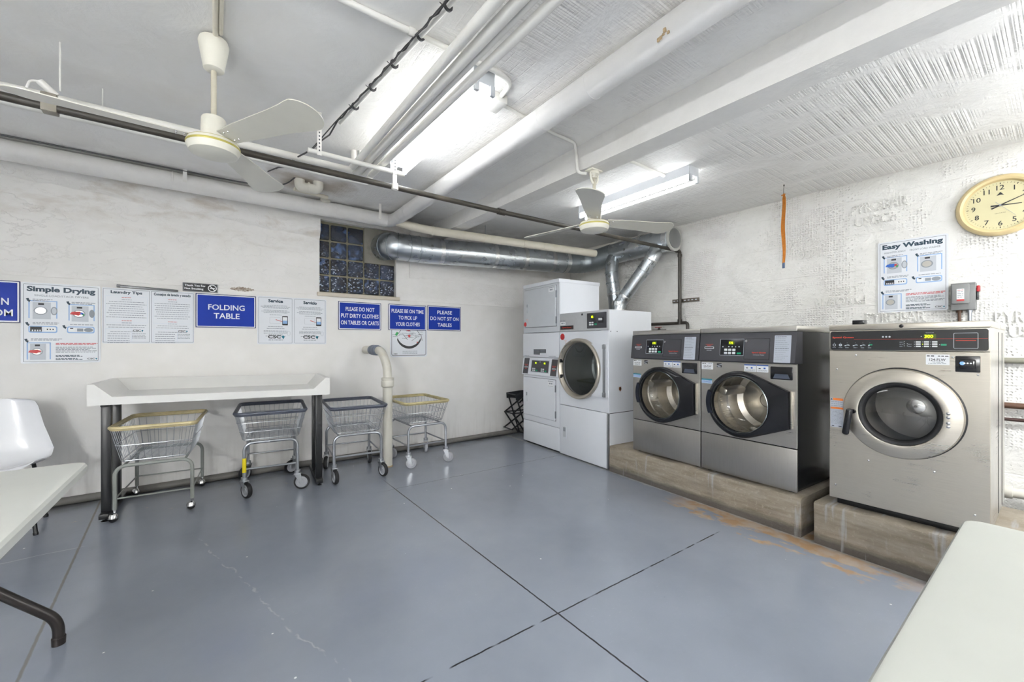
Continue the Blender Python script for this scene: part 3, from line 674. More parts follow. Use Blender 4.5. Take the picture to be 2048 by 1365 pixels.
tag(b.build('metal_strip', mat('dark_zinc_strip', '#6b6c6e', .4, .7, .08)), 'dark grey metal strip fixed across the top of the laundry tips board', 'strip')

# ---------------------------------------------------------------- things on the right wall
t = thing('wall_clock', 'large round cream wall clock with black numerals on the rough white wall', 'clock', rwp(2.39, 2.232, .0), RA); r = .216
b = MB(); b.lathe([(r-.01, 0), (r, -.012), (r+.002, -.028), (r-.008, -.046), (r-.022, -.052), (r-.036, -.045), (r-.042, -.03), (r-.044, -.02)], axis='y', n=64); b.build('rim', CREAM, t)
b = MB(); b.lathe([(r-.03, -.004), (r-.035, -.021), (.0001, -.021)], axis='y', n=48); b.build('dial', DIAL, t)
b = MB(); rn = .128
for i in range(12):
    a = R(30*(i+1)); b.text(str(i+1), rn*math.sin(a), rn*math.cos(a), -.0216, None, .034, 0, .012)
for i in range(60):
    a = R(6*i); r0, r1 = (.155, .163) if i % 5 else (.152, .163); ww = .0008 if i % 5 else .0022; s2, c2 = math.sin(a), math.cos(a)
    b.add([(r0*s2-ww*c2, -.0216, r0*c2+ww*s2), (r0*s2+ww*c2, -.0216, r0*c2-ww*s2), (r1*s2+ww*c2, -.0216, r1*c2-ww*s2), (r1*s2-ww*c2, -.0216, r1*c2+ww*s2)], [(0,1,2,3)])
b.flat([(-.018, .072), (0, .076), (.018, .072), (0, .096)], -.0216); b.text('QUARTZ', 0, -.055, -.0216, .05, .006, 0)
b.build('numerals', INK, t)
def hand(name, ang, l0, l1, w0, w1, y, m):
    q = MB(); q.M = Matrix.Rotation(R(ang), 4, 'Y'); q.prism([(-w0, -l0), (w0, -l0), (w1, l1), (-w1, l1)], y, y+.0012); q.lathe([(.0001, y-.002), (.006, y-.002), (.006, y+.002)], axis='y', n=14); return q.build(name, m, t)
hand('hour_hand', 94, .045, .098, .0055, .002, -.0245, INK); hand('minute_hand', 66, .045, .145, .005, .0016, -.0275, INK); hand('second_hand', 141, .035, .11, .0011, .0007, -.0305, GREYT)

t = thing('switch_box', 'grey metal electrical switch box with a red handle, beside the washing poster', 'switch box', rwp(2.216, 1.59, 0), RA)
b = MB(); b.rbox(-.062, .062, -.095, 0, -.1, .1, .004); b.rbox(-.06, .06, -.1, -.09, .085, .098, .002); b.build('enclosure', GREYBOX, t)
b = MB(); b.rbox(-.056, .035, -.116, -.094, -.055, .088, .006); b.build('cover', mat('grey_enamel_cover', '#868787', .4, 0, .03), t)
b = MB(); b.quad(-.03, .008, -.022, .055, -.1165, 0); b.quad(-.03, .008, -.035, -.022, -.1165, 1)
for i in range(5): b.greek(-.026, .004, .046-.013*i, .004, -.1168, 1 if i < 1 else 2)
b.build('warning_label', [WHITE, REDP, GREYT], t)
b = MB(); b.rbox(.062, .076, -.07, -.045, -.03, .06, .003, 0); b.rbox(.064, .082, -.075, -.04, .03, .075, .005, 1); b.build('lever', [BLACKP, mat('red_lever', '#a8202a', .35, 0, .03)], t)
for x, m, nm in ((-.022, BROWN, 'flexible_conduit'), (.03, SILVER, 'conduit')):
    b = MB(); b.cyl((x, -.05, -.1), (x, -.05, -.118), .016, n=14); b.tube([(x, -.05, -.1), (x-.0, -.05, -.2), (x-.004, -.05, -.42)], .009 if m is BROWN else .011, 10); b.build(nm, m, t)

t = thing('webbing_strap', 'orange webbing strap hanging from a hook in the ceiling', 'strap', (4.108, 1.505, 1.914), RA+R(-20))
b = MB(); n = 26; vs = []; fs = []
for i in range(n+1):
    f = i/n; z = .045+.625*f; tw = (1-f)**2*1.1; wd = .0155 if f < .93 else .0155*(1-(f-.93)/.07*.75); wd *= (.62+.38*min(1, f*2.2)); off = .006*math.sin(f*9)
    c2, s2 = math.cos(tw), math.sin(tw)
    for sx, sy in ((-1, -1), (1, -1), (1, 1), (-1, 1)): vs.append((off+sx*wd*c2-sy*.0018*s2, sx*wd*s2+sy*.0018*c2, z))
for i in range(n):
    for j in range(4): fs.append((i*4+j, i*4+(j+1) % 4, i*4+4+(j+1) % 4, i*4+4+j))
fs += [(3,2,1,0), (n*4, n*4+1, n*4+2, n*4+3)]
b.add(vs, fs); b.rbox(-.02, .02, -.003, .003, .652, .662, .002); b.build('webbing', STRAPM, t)
b = MB(); b.rbox(-.010, .010, -.006, .006, 0, .05, .003); b.build('end_clip', mat('slate_blue_clip', '#5a6c8c', .35, .3, .05), t)
b = MB(); b.tube([(0, 0, .66), (0, 0, .70), (.004, 0, .735)], .002, 6); b.tube([(.004, 0, .733), (.004, 0, .746)], .005, 8); b.build('hook', DARKPIPE, t)

# ---------------------------------------------------------------- laundry machines
def hull(pts):
    pts = sorted(set(pts))
    def half(ps):
        o = []
        for p in ps:
            while len(o) > 1 and (o[-1][0]-o[-2][0])*(p[1]-o[-2][1])-(o[-1][1]-o[-2][1])*(p[0]-o[-2][0]) <= 0: o.pop()
            o.append(p)
        return o
    a = half(pts); c = half(pts[::-1]); return a[:-1]+c[:-1]
def rho(poly, cx, cz, t):
    """distance from (cx, cz) to the outline along angle t"""
    dx, dz = math.cos(t), math.sin(t); best = 0
    for i in range(len(poly)):
        x0, z0 = poly[i]; x1, z1 = poly[(i+1) % len(poly)]; ex, ez = x1-x0, z1-z0; den = dx*ez-dz*ex
        if abs(den) < 1e-12: continue
        s2 = ((x0-cx)*ez-(z0-cz)*ex)/den; u = ((x0-cx)*dz-(z0-cz)*dx)/den
        if s2 > 0 and -1e-6 <= u <= 1+1e-6: best = max(best, s2)
    return best
def loft(mb, cx, cz, rings, n=72, extra=(), m=0):
    """rings: (outline radius as number or function of angle, y); front to the viewer is -y"""
    ang = sorted(set([2*PI*i/n for i in range(n)]+[a % (2*PI) for a in extra])); k = len(ang); vs = []
    for rr, y in rings:
        for a in ang:
            r = rr(a) if callable(rr) else rr; vs.append((cx+r*math.cos(a), y, cz+r*math.sin(a)))
    fs = []
    for i in range(len(rings)-1):
        for j in range(k): fs.append((i*k+j, i*k+(j+1) % k, (i+1)*k+(j+1) % k, (i+1)*k+j))
    mb.add(vs, fs, m)
def plate_hole(mb, x0, x1, z0, z1, cx, cz, r, y0, y1, m=0):
    rect = [(x0, z0), (x1, z0), (x1, z1), (x0, z1)]; ex = [math.atan2(z-cz, x-cx) for x, z in rect]
    f = lambda a: rho(rect, cx, cz, a)
    loft(mb, cx, cz, [(f, y1), (f, y0+.002), (lambda a: f(a)-.002, y0), (r+.003, y0), (r, y0+.003), (r, y1)], 72, ex, m)
def shell(mb, x0, x1, y0, y1, z0, z1, th=.012, m=0):
    mb.box(x0, x0+th, y0, y1, z0, z1, m); mb.box(x1-th, x1, y0, y1, z0, z1, m); mb.box(x0+th, x1-th, y1-th, y1, z0, z1, m); mb.box(x0+th, x1-th, y0, y1-th, z1-th, z1, m); mb.box(x0+th, x1-th, y0, y1-th, z0, z0+th, m)
def outline(b, x0, x1, z0, z1, lw, y, m=0, r=.003): ringflat(b, rrect(x0, x1, z0, z1, r, 3), rrect(x0+lw, x1-lw, z0+lw, z1-lw, max(.0004, r-lw), 3), y, m)
def domed(b, x, z, r, y, h=.004, m=0): b.lathe([(r, y), (r*.85, y-h*.6), (.0001, y-h)], (x, 0, z), 'y', 12, m)

def front_washer(x, label, number, group):
    Z0 = .25; Wd = .67; t = thing('front_load_washer', label, 'washing machine', row(x, .05, Z0), ROW, group)
    T0 = Matrix.Translation((0, 0, -Z0))
    def nb():
        q = MB(); q.M = T0; return q
    b = nb(); shell(b, .003, Wd-.003, .012, .72, .266, 1.318); b.build('cabinet', DARK, t)
    b = nb()
    for fx in (.05, Wd-.05):
        for fy in (.05, .66): b.cyl((fx, fy, Z0), (fx, fy, .268), .022, n=14)
    b.build('foot', BLACK, t)
    b = nb(); b.rbox(0, Wd, 0, .016, .262, .543, .004); b.build('lower_panel', STEEL_D, t)
    cx, cz = .307, .799
    b = nb(); plate_hole(b, 0, Wd, .549, 1.103, cx, cz, .215, 0, .014); b.build('front_panel', STEEL, t)
    b = nb(); b.rbox(-.002, Wd+.002, -.004, .73, 1.319, 1.358, .006); b.build('top', STEEL, t)
    b = nb(); b.prism_x([(.08, 1.106), (.08, 1.317), (-.002, 1.317), (-.006, 1.312), (-.030, 1.112), (-.026, 1.106)], 0, Wd)
    cp = b.build('control_panel', CHAR, t)
    PM = T0 @ Matrix.Translation((0, -.0305, 1.108)) @ Matrix.Rotation(-math.atan2(.024, .2), 4, 'X')
    def pb():
        q = MB(); q.M = PM; return q
    b = pb(); b.rbox(.165, .341, -.003, .004, .044, .167, .003, 0); outline(b, .165, .341, .044, .167, .0025, -.0034, 1); b.build('keypad', [BLACKP, SILVERP], cp)
    b = pb(); b.quad(.228, .272, .125, .15, -.0036, 1); b.text('175', .247, .1375, -.004, .028, .015, 0, .01); b.build('display', [LED, LEDBG], cp)
    for i in range(3):
        for j in range(2):
            b = pb(); b.rbox(.199+.030*i, .222+.030*i, -.006, -.002, .077-.023*j, .094-.023*j, .0015); b.build('key', KEY, cp)
    b = pb(); b.rbox(.293, .322, -.006, -.002, .054, .067, .0015); b.build('start_key', KEYG, cp)
    b = pb(); outline(b, .343, .512, .02, .168, .0016, -.0012, 0); b.build('coin_door', BLACKP, cp)
    b = pb(); b.lathe([(.010, -.001), (.009, -.005), (.0001, -.006)], (.355, 0, .150), 'y', 16); b.build('lock', CHROME, cp)
    b = pb(); b.text('Speed Queen', .443, .068, -.0016, .092, .013, 0, .02); b.text('Commercial Washer', .443, .053, -.0016, .076, .0075, 1)
    for i in range(5): b.quad(.183+.025*i+(0 if i == 0 else .02), .190+.025*i+(0 if i == 0 else .02), .105, .113, -.0036, 1)
    b.text('LAUNDRY CARD', .078, .127, -.0014, .06, .0055, 0, .02); b.text('INSERT', .078, .118, -.0014, .034, .0065, 0, .02); b.greek(.058, .098, .082, .004, -.0014, 1)
    b.build('lettering', [REDO, LGREY], cp)
    b = pb(); b.flat(rrect(.04, .116, .093, .109, .004), -.0014, 0); b.flat(rrect(.044, .112, .097, .105, .002), -.0018, 1); b.build('card_slot', [WHITE, BLACK], cp)
    b = pb(); b.flat(rrect(.54, .642, .004, .188, .004), -.0012, 0)
    for i in range(13): b.greek(.547, .547+rnd.uniform(.05, .085), .178-.013*i, .0032, -.0016, 2 if i not in (0, 6) else 1)
    b.build('instruction_label', [SILVERP, INK, GREYT], cp)
    hp = hull([(round(px, 5), round(pz, 5)) for px, pz in circ(cx, cz, .241, 72)]+[(.634, .672), (.634, .921)]); f = lambda a: rho(hp, cx, cz, a)
    ex = [math.atan2(.672-cz, .634-cx), math.atan2(.921-cz, .634-cx)]
    dr = link('door', (0, 0, 0), 0, t)
    b = nb(); loft(b, cx, cz, [(f, -.001), (lambda a: f(a)-.001, -.026), (lambda a: f(a)-.007, -.034), (.219, -.044), (.211, -.045), (.205, -.04), (.199, -.008), (.21, .0)], 90, ex); b.build('door_frame', BLACKP, dr)
    b = nb(); b.lathe([(.2035, -.036), (.205, -.041), (.201, -.043), (.199, -.036)], (cx, 0, cz), 'y', 60); b.build('glass_rim', mat('smoked_chrome', '#6a6f70', .2, .8, 0), dr)
    b = nb(); b.lathe([(.2, -.012), (.185, .03), (.16, .065), (.11, .09), (.05, .1), (.0001, .101)], (cx, 0, cz), 'y', 48); b.build('glass', PANE, dr)
    b = nb()
    loft_pts = [(cx+r2*math.cos(R(a)), cz+r2*math.sin(R(a))) for r2, rng in ((.238, range(158, 206, 4)), (.205, range(205, 157, -4))) for a in rng]
    b.prism(loft_pts[::1], -.05, -.03); b.build('door_handle', mat('navy_black_grip', '#20242e', .25, 0, .05), dr)
    b = nb(); b.rbox(.637, .648, -.018, .0, .676, .922, .002); b.build('hinge', STEEL_W, dr)
    b = nb(); b.lathe([(.225, .02), (.24, .06), (.24, .12), (.232, .13), (.24, .14), (.24, .24), (.232, .25), (.24, .26), (.24, .40), (.2, .42), (.17, .40), (.06, .40), (.05, .39), (.0001, .39)], (cx, 0, cz), 'y', 48)
    for a in (80, 200, 320):
        q = MB(); b.M = T0 @ Matrix.Translation((cx, 0, cz)) @ Matrix.Rotation(R(a), 4, 'Y'); b.rbox(.17, .24, .1, .39, -.03, .03, .02)
    b.build('drum', STEEL_W, t)
    b = nb(); b.rbox(.508, .645, -.006, .006, .996, 1.084, .006, 0); b.build('dispenser_drawer', BLACKP, t)
    b = nb(); b.prism([(.53, 1.004), (.628, 1.004), (.618, 1.034), (.54, 1.034)], -.012, -.004); b.build('drawer_handle', mat('slate_grip', '#4b5260', .3, 0, .05), t.children[-1])
    b = nb(); b.flat(rrect(.004, .098, 1.040, 1.093, .002), -.0008, 0); b.text(number, .051, 1.064, -.0012, .066, .014, 1, .01); b.greek(.01, .04, 1.085, .005, -.0012, 1); b.greek(.06, .094, 1.085, .004, -.0012, 2); b.greek(.02, .08, 1.049, .003, -.0012, 2); b.build('number_tag', [WHITE, INK, GREYT], t)
    b = nb(); b.flat(rrect(.128, .166, 1.060, 1.090, .002), -.0008, 0); b.add([(.128,-.0012,1.075),(.166,-.0012,1.085),(.166,-.0012,1.079),(.128,-.0012,1.069)], [(3,2,1,0)], 1); b.quad(.134, .158, 1.062, 1.068, -.0012, 1); b.build('badge', [INK, LGREY], t)
    for k2, (a0, a1) in enumerate(((.333, .415), (.419, .495))):
        b = nb(); b.flat(rrect(a0, a1, 1.04, 1.09, .001), -.0008, 0); b.quad(a0, a1, 1.083, 1.09, -.0012, 1); b.quad(a0+.012, a0+.026, 1.062, 1.068, -.0012, 2); b.quad(a0+.045, a0+.058, 1.062, 1.072, -.0012, 1)
        for i in range(2): b.greek(a0+.006, a1-.006, 1.053-.006*i, .0025, -.0012, 3)
        b.build('care_label', [WHITE, BLUEP, INK, GREYT], t)
    b = nb(); b.flat(rrect(.004, .09, .93, .966, .001), -.0008, 0); b.quad(.004, .09, .956, .966, -.0012, 1)
    for i in range(3): b.greek(.01, .084, .95-.006*i, .0025, -.0012, 2)
    b.build('care_label', [PALE2, TEAL, BLUEP], t)
    return t
front_washer(.24, 'left washer of the matching dark-panelled pair, next to the tall round-door dryer', '126-FLW', 'matching front-load washers on the long base')
front_washer(.918, 'right washer of the matching dark-panelled pair, next to the big ring-door washer', '125-FLW', 'matching front-load washers on the long base')

def big_washer():
    Z0 = .262; Wd = .645; t = thing('front_load_washer', 'big stainless washer with a round steel ring door, nearest the viewer', 'washing machine', (3.0626, .871, Z0), R(-90))
    T0 = Matrix.Translation((0, 0, -Z0)); cx, cz = .322, .855
    def nb():
        q = MB(); q.M = T0; return q
    b = nb(); shell(b, .002, Wd-.002, .012, .76, .30, 1.318); b.box(.0, .003, .25, .26, .31, 1.3, 1); b.box(Wd-.003, Wd, .40, .405, .31, 1.3, 1); b.box(Wd-.003, Wd, .6, .606, .31, 1.3, 1); b.build('cabinet', [STEEL, DARK], t)
    b = nb(); b.rbox(.03, Wd-.03, .03, .72, Z0, .302, .004); b.build('base_skid', BLACK, t)
    b = nb(); plate_hole(b, 0, Wd, .30, 1.196, cx, cz, .2, 0, .014); b.build('front_panel', STEEL_W, t)
    b = nb(); b.rbox(-.002, Wd+.002, -.003, .77, 1.318, 1.352, .004); b.build('top', STEEL_W, t)
    b = nb(); domed(b, .325, 1.335, .0095, -.003, .003); b.build('lock', BLACKP, t)
    b = nb(); b.rbox(.0, Wd, 0, .014, 1.198, 1.316, .003, 0); b.prism(rrect(.005, .640, 1.202, 1.312, .012), -.0015, .002, 1); cp = b.build('control_panel', [STEEL_W, BLACK], t)
    Y = -.0022
    b = nb(); b.quad(.12, .637, 1.2630, 1.2642, Y+.0002, 0); b.text('Speed Queen', .067, 1.275, Y, .103, .0125, 0, .02)
    for i in range(3): b.flat(circ(.249+.014*i, 1.277, .0045, 12), Y, 1); b.quad(.246+.014*i, .252+.014*i, 1.2725, 1.2745, Y-.0002, 1)
    b.text('Quantum', .436, 1.2965, Y, .03, .005, 1)
    for i, px in enumerate((.025, .055, .087, .126, .160, .192)):
        b.quad(px-.001, px+.001, 1.242, 1.244, Y, 1)
        if i in (0, 1): ringflat(b, circ(px, 1.2305, .008, 14), circ(px, 1.2305, .0055 if i == 0 else .003, 14), Y, 1)
        elif i == 5: b.flat(rrect(px-.006, px+.011, 1.228, 1.236, .002), Y, 2); b.flat([(px-.009, 1.224), (px-.002, 1.224), (px, 1.230), (px-.004, 1.234)], Y-.0003, 1)
        else:
            b.quad(px-.012, px-.004, 1.224, 1.229, Y, 1); b.add([(px-.008,Y,1.229),(px+.004,Y,1.236),(px+.010,Y,1.232),(px,Y,1.226)], [(3,2,1,0)], 3); b.quad(px+.003, px+.012, 1.227, 1.231, Y, 1 if i == 2 else 3)
        b.greek(px-.009, px+.009, 1.2145, .0032, Y, 3)
    for i in range(3):
        b.greek(.318, .334, 1.2465-.0115*i, .003, Y, 3); b.quad(.336, .339, 1.2475-.0115*i, 1.2505-.0115*i, Y, 1)
        if i: b.greek(.352, .366, 1.2465-.0115*i, .003, Y, 3); b.quad(.348, .351, 1.2475-.0115*i, 1.2505-.0115*i, Y, 1)
    b.build('lettering', [REDO, LGREY, KEYG, GREYT], cp)
    b = nb(); b.quad(.413, .4595, 1.2655, 1.2885, Y, 1); b.text('300', .4325, 1.277, Y-.0006, .032, .016, 0, .015); b.quad(.4025, .4055, 1.2755, 1.2785, Y, 2); b.build('display', [LED, LEDBG, WHITE], cp)
    for i, kx in enumerate((.3825, .414, .4450)):
        for j in range(3):
            kz = 1.2432-.0118*j; b = nb(); b.rbox(kx, kx+.0195, -.005, 0, kz, kz+.0078, .0012, 0); b.quad(kx-.0065, kx-.0035, kz+.0025, kz+.0055, Y, 2 if (i == 1 and j == 1) else 1); b.build('key', [KEY, LGREY, LED], cp)
    b = nb(); b.rbox(.477, .4975, -.005, 0, 1.2275, 1.237, .0012, 0); b.quad(.4705, .4735, 1.231, 1.234, Y, 1); b.build('start_key', [KEYG, LGREY], cp)
    b = nb(); outline(b, .522, .606, 1.213, 1.293, .0018, Y, 0, .005); b.quad(.5295, .599, 1.2525, 1.2555, Y, 1); b.build('insert_frame', [LGREY, REDO], cp)
    # door
    dr = link('door', (0, 0, 0), 0, t)
    b = nb(); b.lathe([(.225, .0), (.2335, -.004), (.2335, -.012), (.2445, -.016), (.2455, -.034), (.240, -.046), (.215, -.054), (.181, -.060), (.172, -.058), (.169, -.05), (.169, -.02)], (cx, 0, cz), 'y', 80); b.build('door_ring', STEEL_W, dr)
    b = nb(); b.lathe([(.250, -.0008), (.251, -.006), (.232, -.008)], (cx, 0, cz), 'y', 72); b.build('door_shadow_ring', BLACK, dr)  # black ring stands in for the shadow in the gap round the door
    b = nb(); b.lathe([(.1685, -.054), (.158, -.052), (.149, -.043), (.144, -.03), (.15, -.02)], (cx, 0, cz), 'y', 64); b.build('gasket', RUB, dr)
    b = nb(); b.lathe([(.148, -.036), (.13, -.046), (.09, -.056), (.05, -.061), (.0001, -.063)], (cx, 0, cz), 'y', 56); b.build('glass', m_pane('washer_porthole_glass', '#0b0d0e', .8), dr)
    b = nb(); b.M = T0 @ Matrix.Translation((.108, -.078, .783)) @ Matrix.Rotation(R(8), 4, 'Y'); b.rbox(-.0165, .0165, -.014, .014, -.078, .078, .0135, 0, 4); b.M = T0; b.cyl((.13, -.07, .845), (.135, -.045, .845), .012, n=14); b.build('door_handle', BLACKP, dr)
    for z in (.883, .864, .834, .816):
        b = nb(); domed(b, .51, z, .0095, -.055, .008); b.build('rivet', CHROME, dr)
    b = nb(); b.lathe([(.19, .015), (.21, .05), (.21, .36), (.19, .39), (.06, .39), (.0001, .39)], (cx, 0, cz), 'y', 48)
    b.build('drum', m_steel('drum_steel', '#8f8c88', .3, (1, 30, 1)), t)
    b = nb(); b.lathe([(.045, .385), (.042, .378), (.012, .374), (.0001, .374)], (cx, 0, cz), 'y', 28, 0); b.lathe([(.009, .373), (.0001, .3725)], (cx, 0, cz), 'y', 14, 1); b.build('drum_hub', [CHROME, INK], t)
    for x, z in ((.129, 1.171), (.038, 1.084), (.519, 1.168), (.605, 1.083), (.186, .562), (.453, .563), (.031, .38), (.595, .383), (.19, .648), (.152, .683)):
        b = nb(); domed(b, x, z, .0055, -.0005, .004); b.build('screw', CHROME, t)
    b = nb(); b.flat(rrect(.421, .508, 1.127, 1.181, .002), -.0008, 0); b.text('124-FLW', .464, 1.1535, -.0012, .06, .0135, 1, .012); b.greek(.425, .452, 1.173, .006, -.0012, 1); b.greek(.466, .504, 1.173, .005, -.0012, 1); b.greek(.446, .486, 1.141, .003, -.0012, 2); b.greek(.43, .5, 1.134, .003, -.0012, 2); b.build('number_tag', [WHITE, INK, GREYT], t)
    b = nb(); b.rbox(.528, .613, -.006, .004, 1.094, 1.175, .003, 0); b.rbox(.543, .598, -.018, 0, 1.112, 1.158, .005, 0); cr = b.build('card_reader', BLACKP, t)
    b = nb(); b.quad(.546, .59, 1.128, 1.15, -.0185, 0); b.flat(circ(.554, 1.139, .009, 14), -.0188, 2)
    for i in range(3): b.flat(circ(.561+.011*i, 1.1395, .004, 10), -.019, 1)
    b.build('screen', [BLACK, WHITE, LCD], cr)
    b = nb(); b.flat(rrect(.005, .069, .73, .908, .001), -.0008, 0); b.quad(.018, .068, .893, .907, -.0012, 1); b.quad(.006, .068, .840, .852, -.0012, 1); b.flat([(.006, .895), (.016, .895), (.011, .905)], -.0012, 2)
    for i in range(3): b.greek(.009, .065, .884-.012*i, .004, -.0012, 3)
    for i in range(11): b.greek(.009, .065, .832-.008*i, .003, -.0012, 3)
    b.quad(.012, .024, .735, .74, -.0012, 2); b.quad(.045, .06, .735, .739, -.0012, 2); b.build('warning_label', [SILVERP, ORANGE, INK, GREYT], t)
    return t
big_washer()
b = MB(); b.rbox(0, .115, 0, .09, 0, .004, .001); b.rbox(.034, .092, .012, .07, .004, .03, .003); o = b.build('control_box', BLACKP); o.location = (3.16, .822, 1.352); o.rotation_euler = (0, 0, R(-90)); tag(o, 'small black box on a plate, lying on top of the big ring-door washer', 'box')

def tumble_dryer():
    Wd = .737; t = thing('tumble_dryer', 'tall white dryer with one big round steel-rimmed glass door', 'dryer', row(-.755, 0, 0), ROW); cx, cz = .342, .978
    b = MB(); shell(b, .002, Wd-.002, .012, .64, .012, 1.577); b.box(Wd-.004, Wd, .016, .64, .552, .558, 1)
    for y in (.03, .12, .6): b.lathe([(.0001, Wd+.002), (.005, Wd+.001), (.005, Wd-.003)], (0, y, 1.362), 'x', 8, 1)
    b.build('cabinet', [APPL, GASK], t)
    b = MB(); b.rbox(.03, Wd-.03, .03, .6, 0, .014, .003); b.build('foot', BLACK, t)
    b = MB(); b.rbox(0, Wd, -.004, .014, 1.375, 1.577, .004); cp = b.build('console', m_paint('satin_grey_console', '#b9bbbd', 30, .05, .35, .05), t)
    b = MB(); b.rbox(.443, .715, -.010, 0, 1.397, 1.555, .004); kp = b.build('keypad', CHAR, cp)
    b = MB(); b.quad(.5, .548, 1.498, 1.532, -.0106, 1); b.text('12', .523, 1.515, -.0112, .026, .02, 0, .02); b.build('display', [LED, LEDBG], kp)
    for i in range(2):
        for j in range(2): b = MB(); b.rbox(.478+.034*i, .505+.034*i, -.014, -.009, 1.449-.021*j, 1.464-.021*j, .0015); b.build('key', KEY, kp)
    b = MB(); b.rbox(.555, .586, -.014, -.009, 1.430, 1.447, .0015); b.build('start_key', KEYG, kp)
    b = MB(); b.rbox(.606, .672, -.013, -.009, 1.45, 1.502, .003, 0); b.quad(.612, .664, 1.474, 1.497, -.0136, 1); b.quad(.68, .684, 1.44, 1.53, -.0108, 2); b.build('card_slot', [BLACKP, KEY, BLACK], kp)
    b = MB(); b.flat(circ(.366, 1.548, .012, 16), -.0046); b.build('key_hole', BLACK, cp)
    b = MB(); b.flat(rrect(.011, .232, 1.397, 1.439, .002), -.0048, 0); b.text('Speed Queen', .122, 1.418, -.0053, .15, .017, 1, .02); b.build('name_plate', [mat('umber_plate', '#2b211f', .4, 0, 0), REDO], cp)
    b = MB(); b.flat(rrect(.013, .1, 1.447, 1.482, .002), -.0048, 0); b.greek(.005, .1, 1.495, .008, -.0048, 1); b.greek(.028, .085, 1.466, .013, -.0053, 2); b.build('number_tag', [WHITE, GREYT, GREYT], cp)
    b = MB(); plate_hole(b, 0, Wd, .561, 1.372, cx, cz, .285, 0, .014); b.build('front_panel', APPL, t)
    b = MB(); b.flat(circ(.044, 1.318, .038, 8, 22.5, 382.5), -.0008, 0); b.build('red_sticker', mat('red_sticker', '#cc2b2b', .4, 0, .05), t)
    b = MB()
    for i in range(4): b.greek(.075+.008*i, .115, 1.278-.016*i, .005, -.0008, 0)
    b.build('sticker_residue', mat('pink_residue', '#e0b3ad', .6, 0, .1), t)
    dr = link('door', (0, 0, 0), 0, t)
    b = MB(); a9 = math.degrees(math.asin(.264/.309)); b.prism([(.727, .712), (.727, 1.239)]+circ(cx, cz, .309, 24, a9, -a9), -.03, -.001); b.build('door_leaf', APPL, dr)
    b = MB(); b.rbox(.697, .722, -.044, -.028, .716, 1.236, .004); b.rbox(.692, .726, -.047, -.028, .72, .76, .003); b.rbox(.692, .726, -.047, -.028, 1.19, 1.23, .003); b.build('hinge', m_steel('hinge_steel', '#b4b7bb', .35), dr)
    b = MB(); b.lathe([(.312, 0), (.319, -.006), (.319, -.052), (.312, -.060), (.302, -.060), (.290, -.052), (.276, -.020), (.28, -.005)], (cx, 0, cz), 'y', 80); b.build('door_ring', m_steel('satin_ring_steel', '#c4bdb0', .27, (1, 40, 1)), dr)
    b = MB(); b.lathe([(.281, -.022), (.2, -.026), (.1, -.028), (.0001, -.029)], (cx, 0, cz), 'y', 56); b.build('glass', PANE_D, dr)
    for a in (160, 195): b = MB(); b.rbox(cx+.283*math.cos(R(a))-.006, cx+.283*math.cos(R(a))+.006, -.06, -.02, cz-.283*math.sin(R(a))-.02, cz-.283*math.sin(R(a))+.02, .004); b.build('latch', BLACK, dr)
    b = MB(); b.lathe([(.286, .02), (.30, .06), (.30, .45), (.28, .47), (.1, .46), (.0001, .46)], (cx, 0, cz), 'y', 48); b.build('drum', m_galv('dryer_drum', '#848c8c', .4), t)
    b = MB(); b.rbox(0, Wd-.022, -.004, .014, .012, .556, .005); dd = b.build('lint_door', APPL, t)
    b = MB(); b.rbox(Wd-.019, Wd, -.006, .014, .012, .556, .003); b.build('hinge_strip', m_steel('hinge_steel', '#b4b7bb', .35), t)
    b = MB(); b.rbox(.052, .122, -.009, -.002, .195, .33, .004, 0); b.quad(.064, .110, .207, .318, -.0095, 1); b.rbox(.068, .105, -.014, -.008, .27, .314, .003, 2); b.build('pull', [APPL, APPL_G, mat('pull_grey', '#9fa4ab', .4, 0, .03)], dd)
    q = random.Random(4); b = MB(); pts = []
    for i in range(14):
        a = 2*PI*i/14; rr = q.uniform(.018, .036); pts.append((rr*math.cos(a)*.7, rr*math.sin(a)))
    b.add([(Wd+.0012, .165+p[0], .79+p[1]) for p in pts], [tuple(range(14))], 0); b.add([(Wd+.0016, .168+p[0]*.5, .792+p[1]*.55) for p in pts], [tuple(range(14))], 1); b.build('rusted_hole', [mat('rust_flakes', '#7a4a2c', .8, 0, .3, 60), mat('deep_rust', '#2a1c16', .8, 0, .2)], t)
    return t
tumble_dryer()

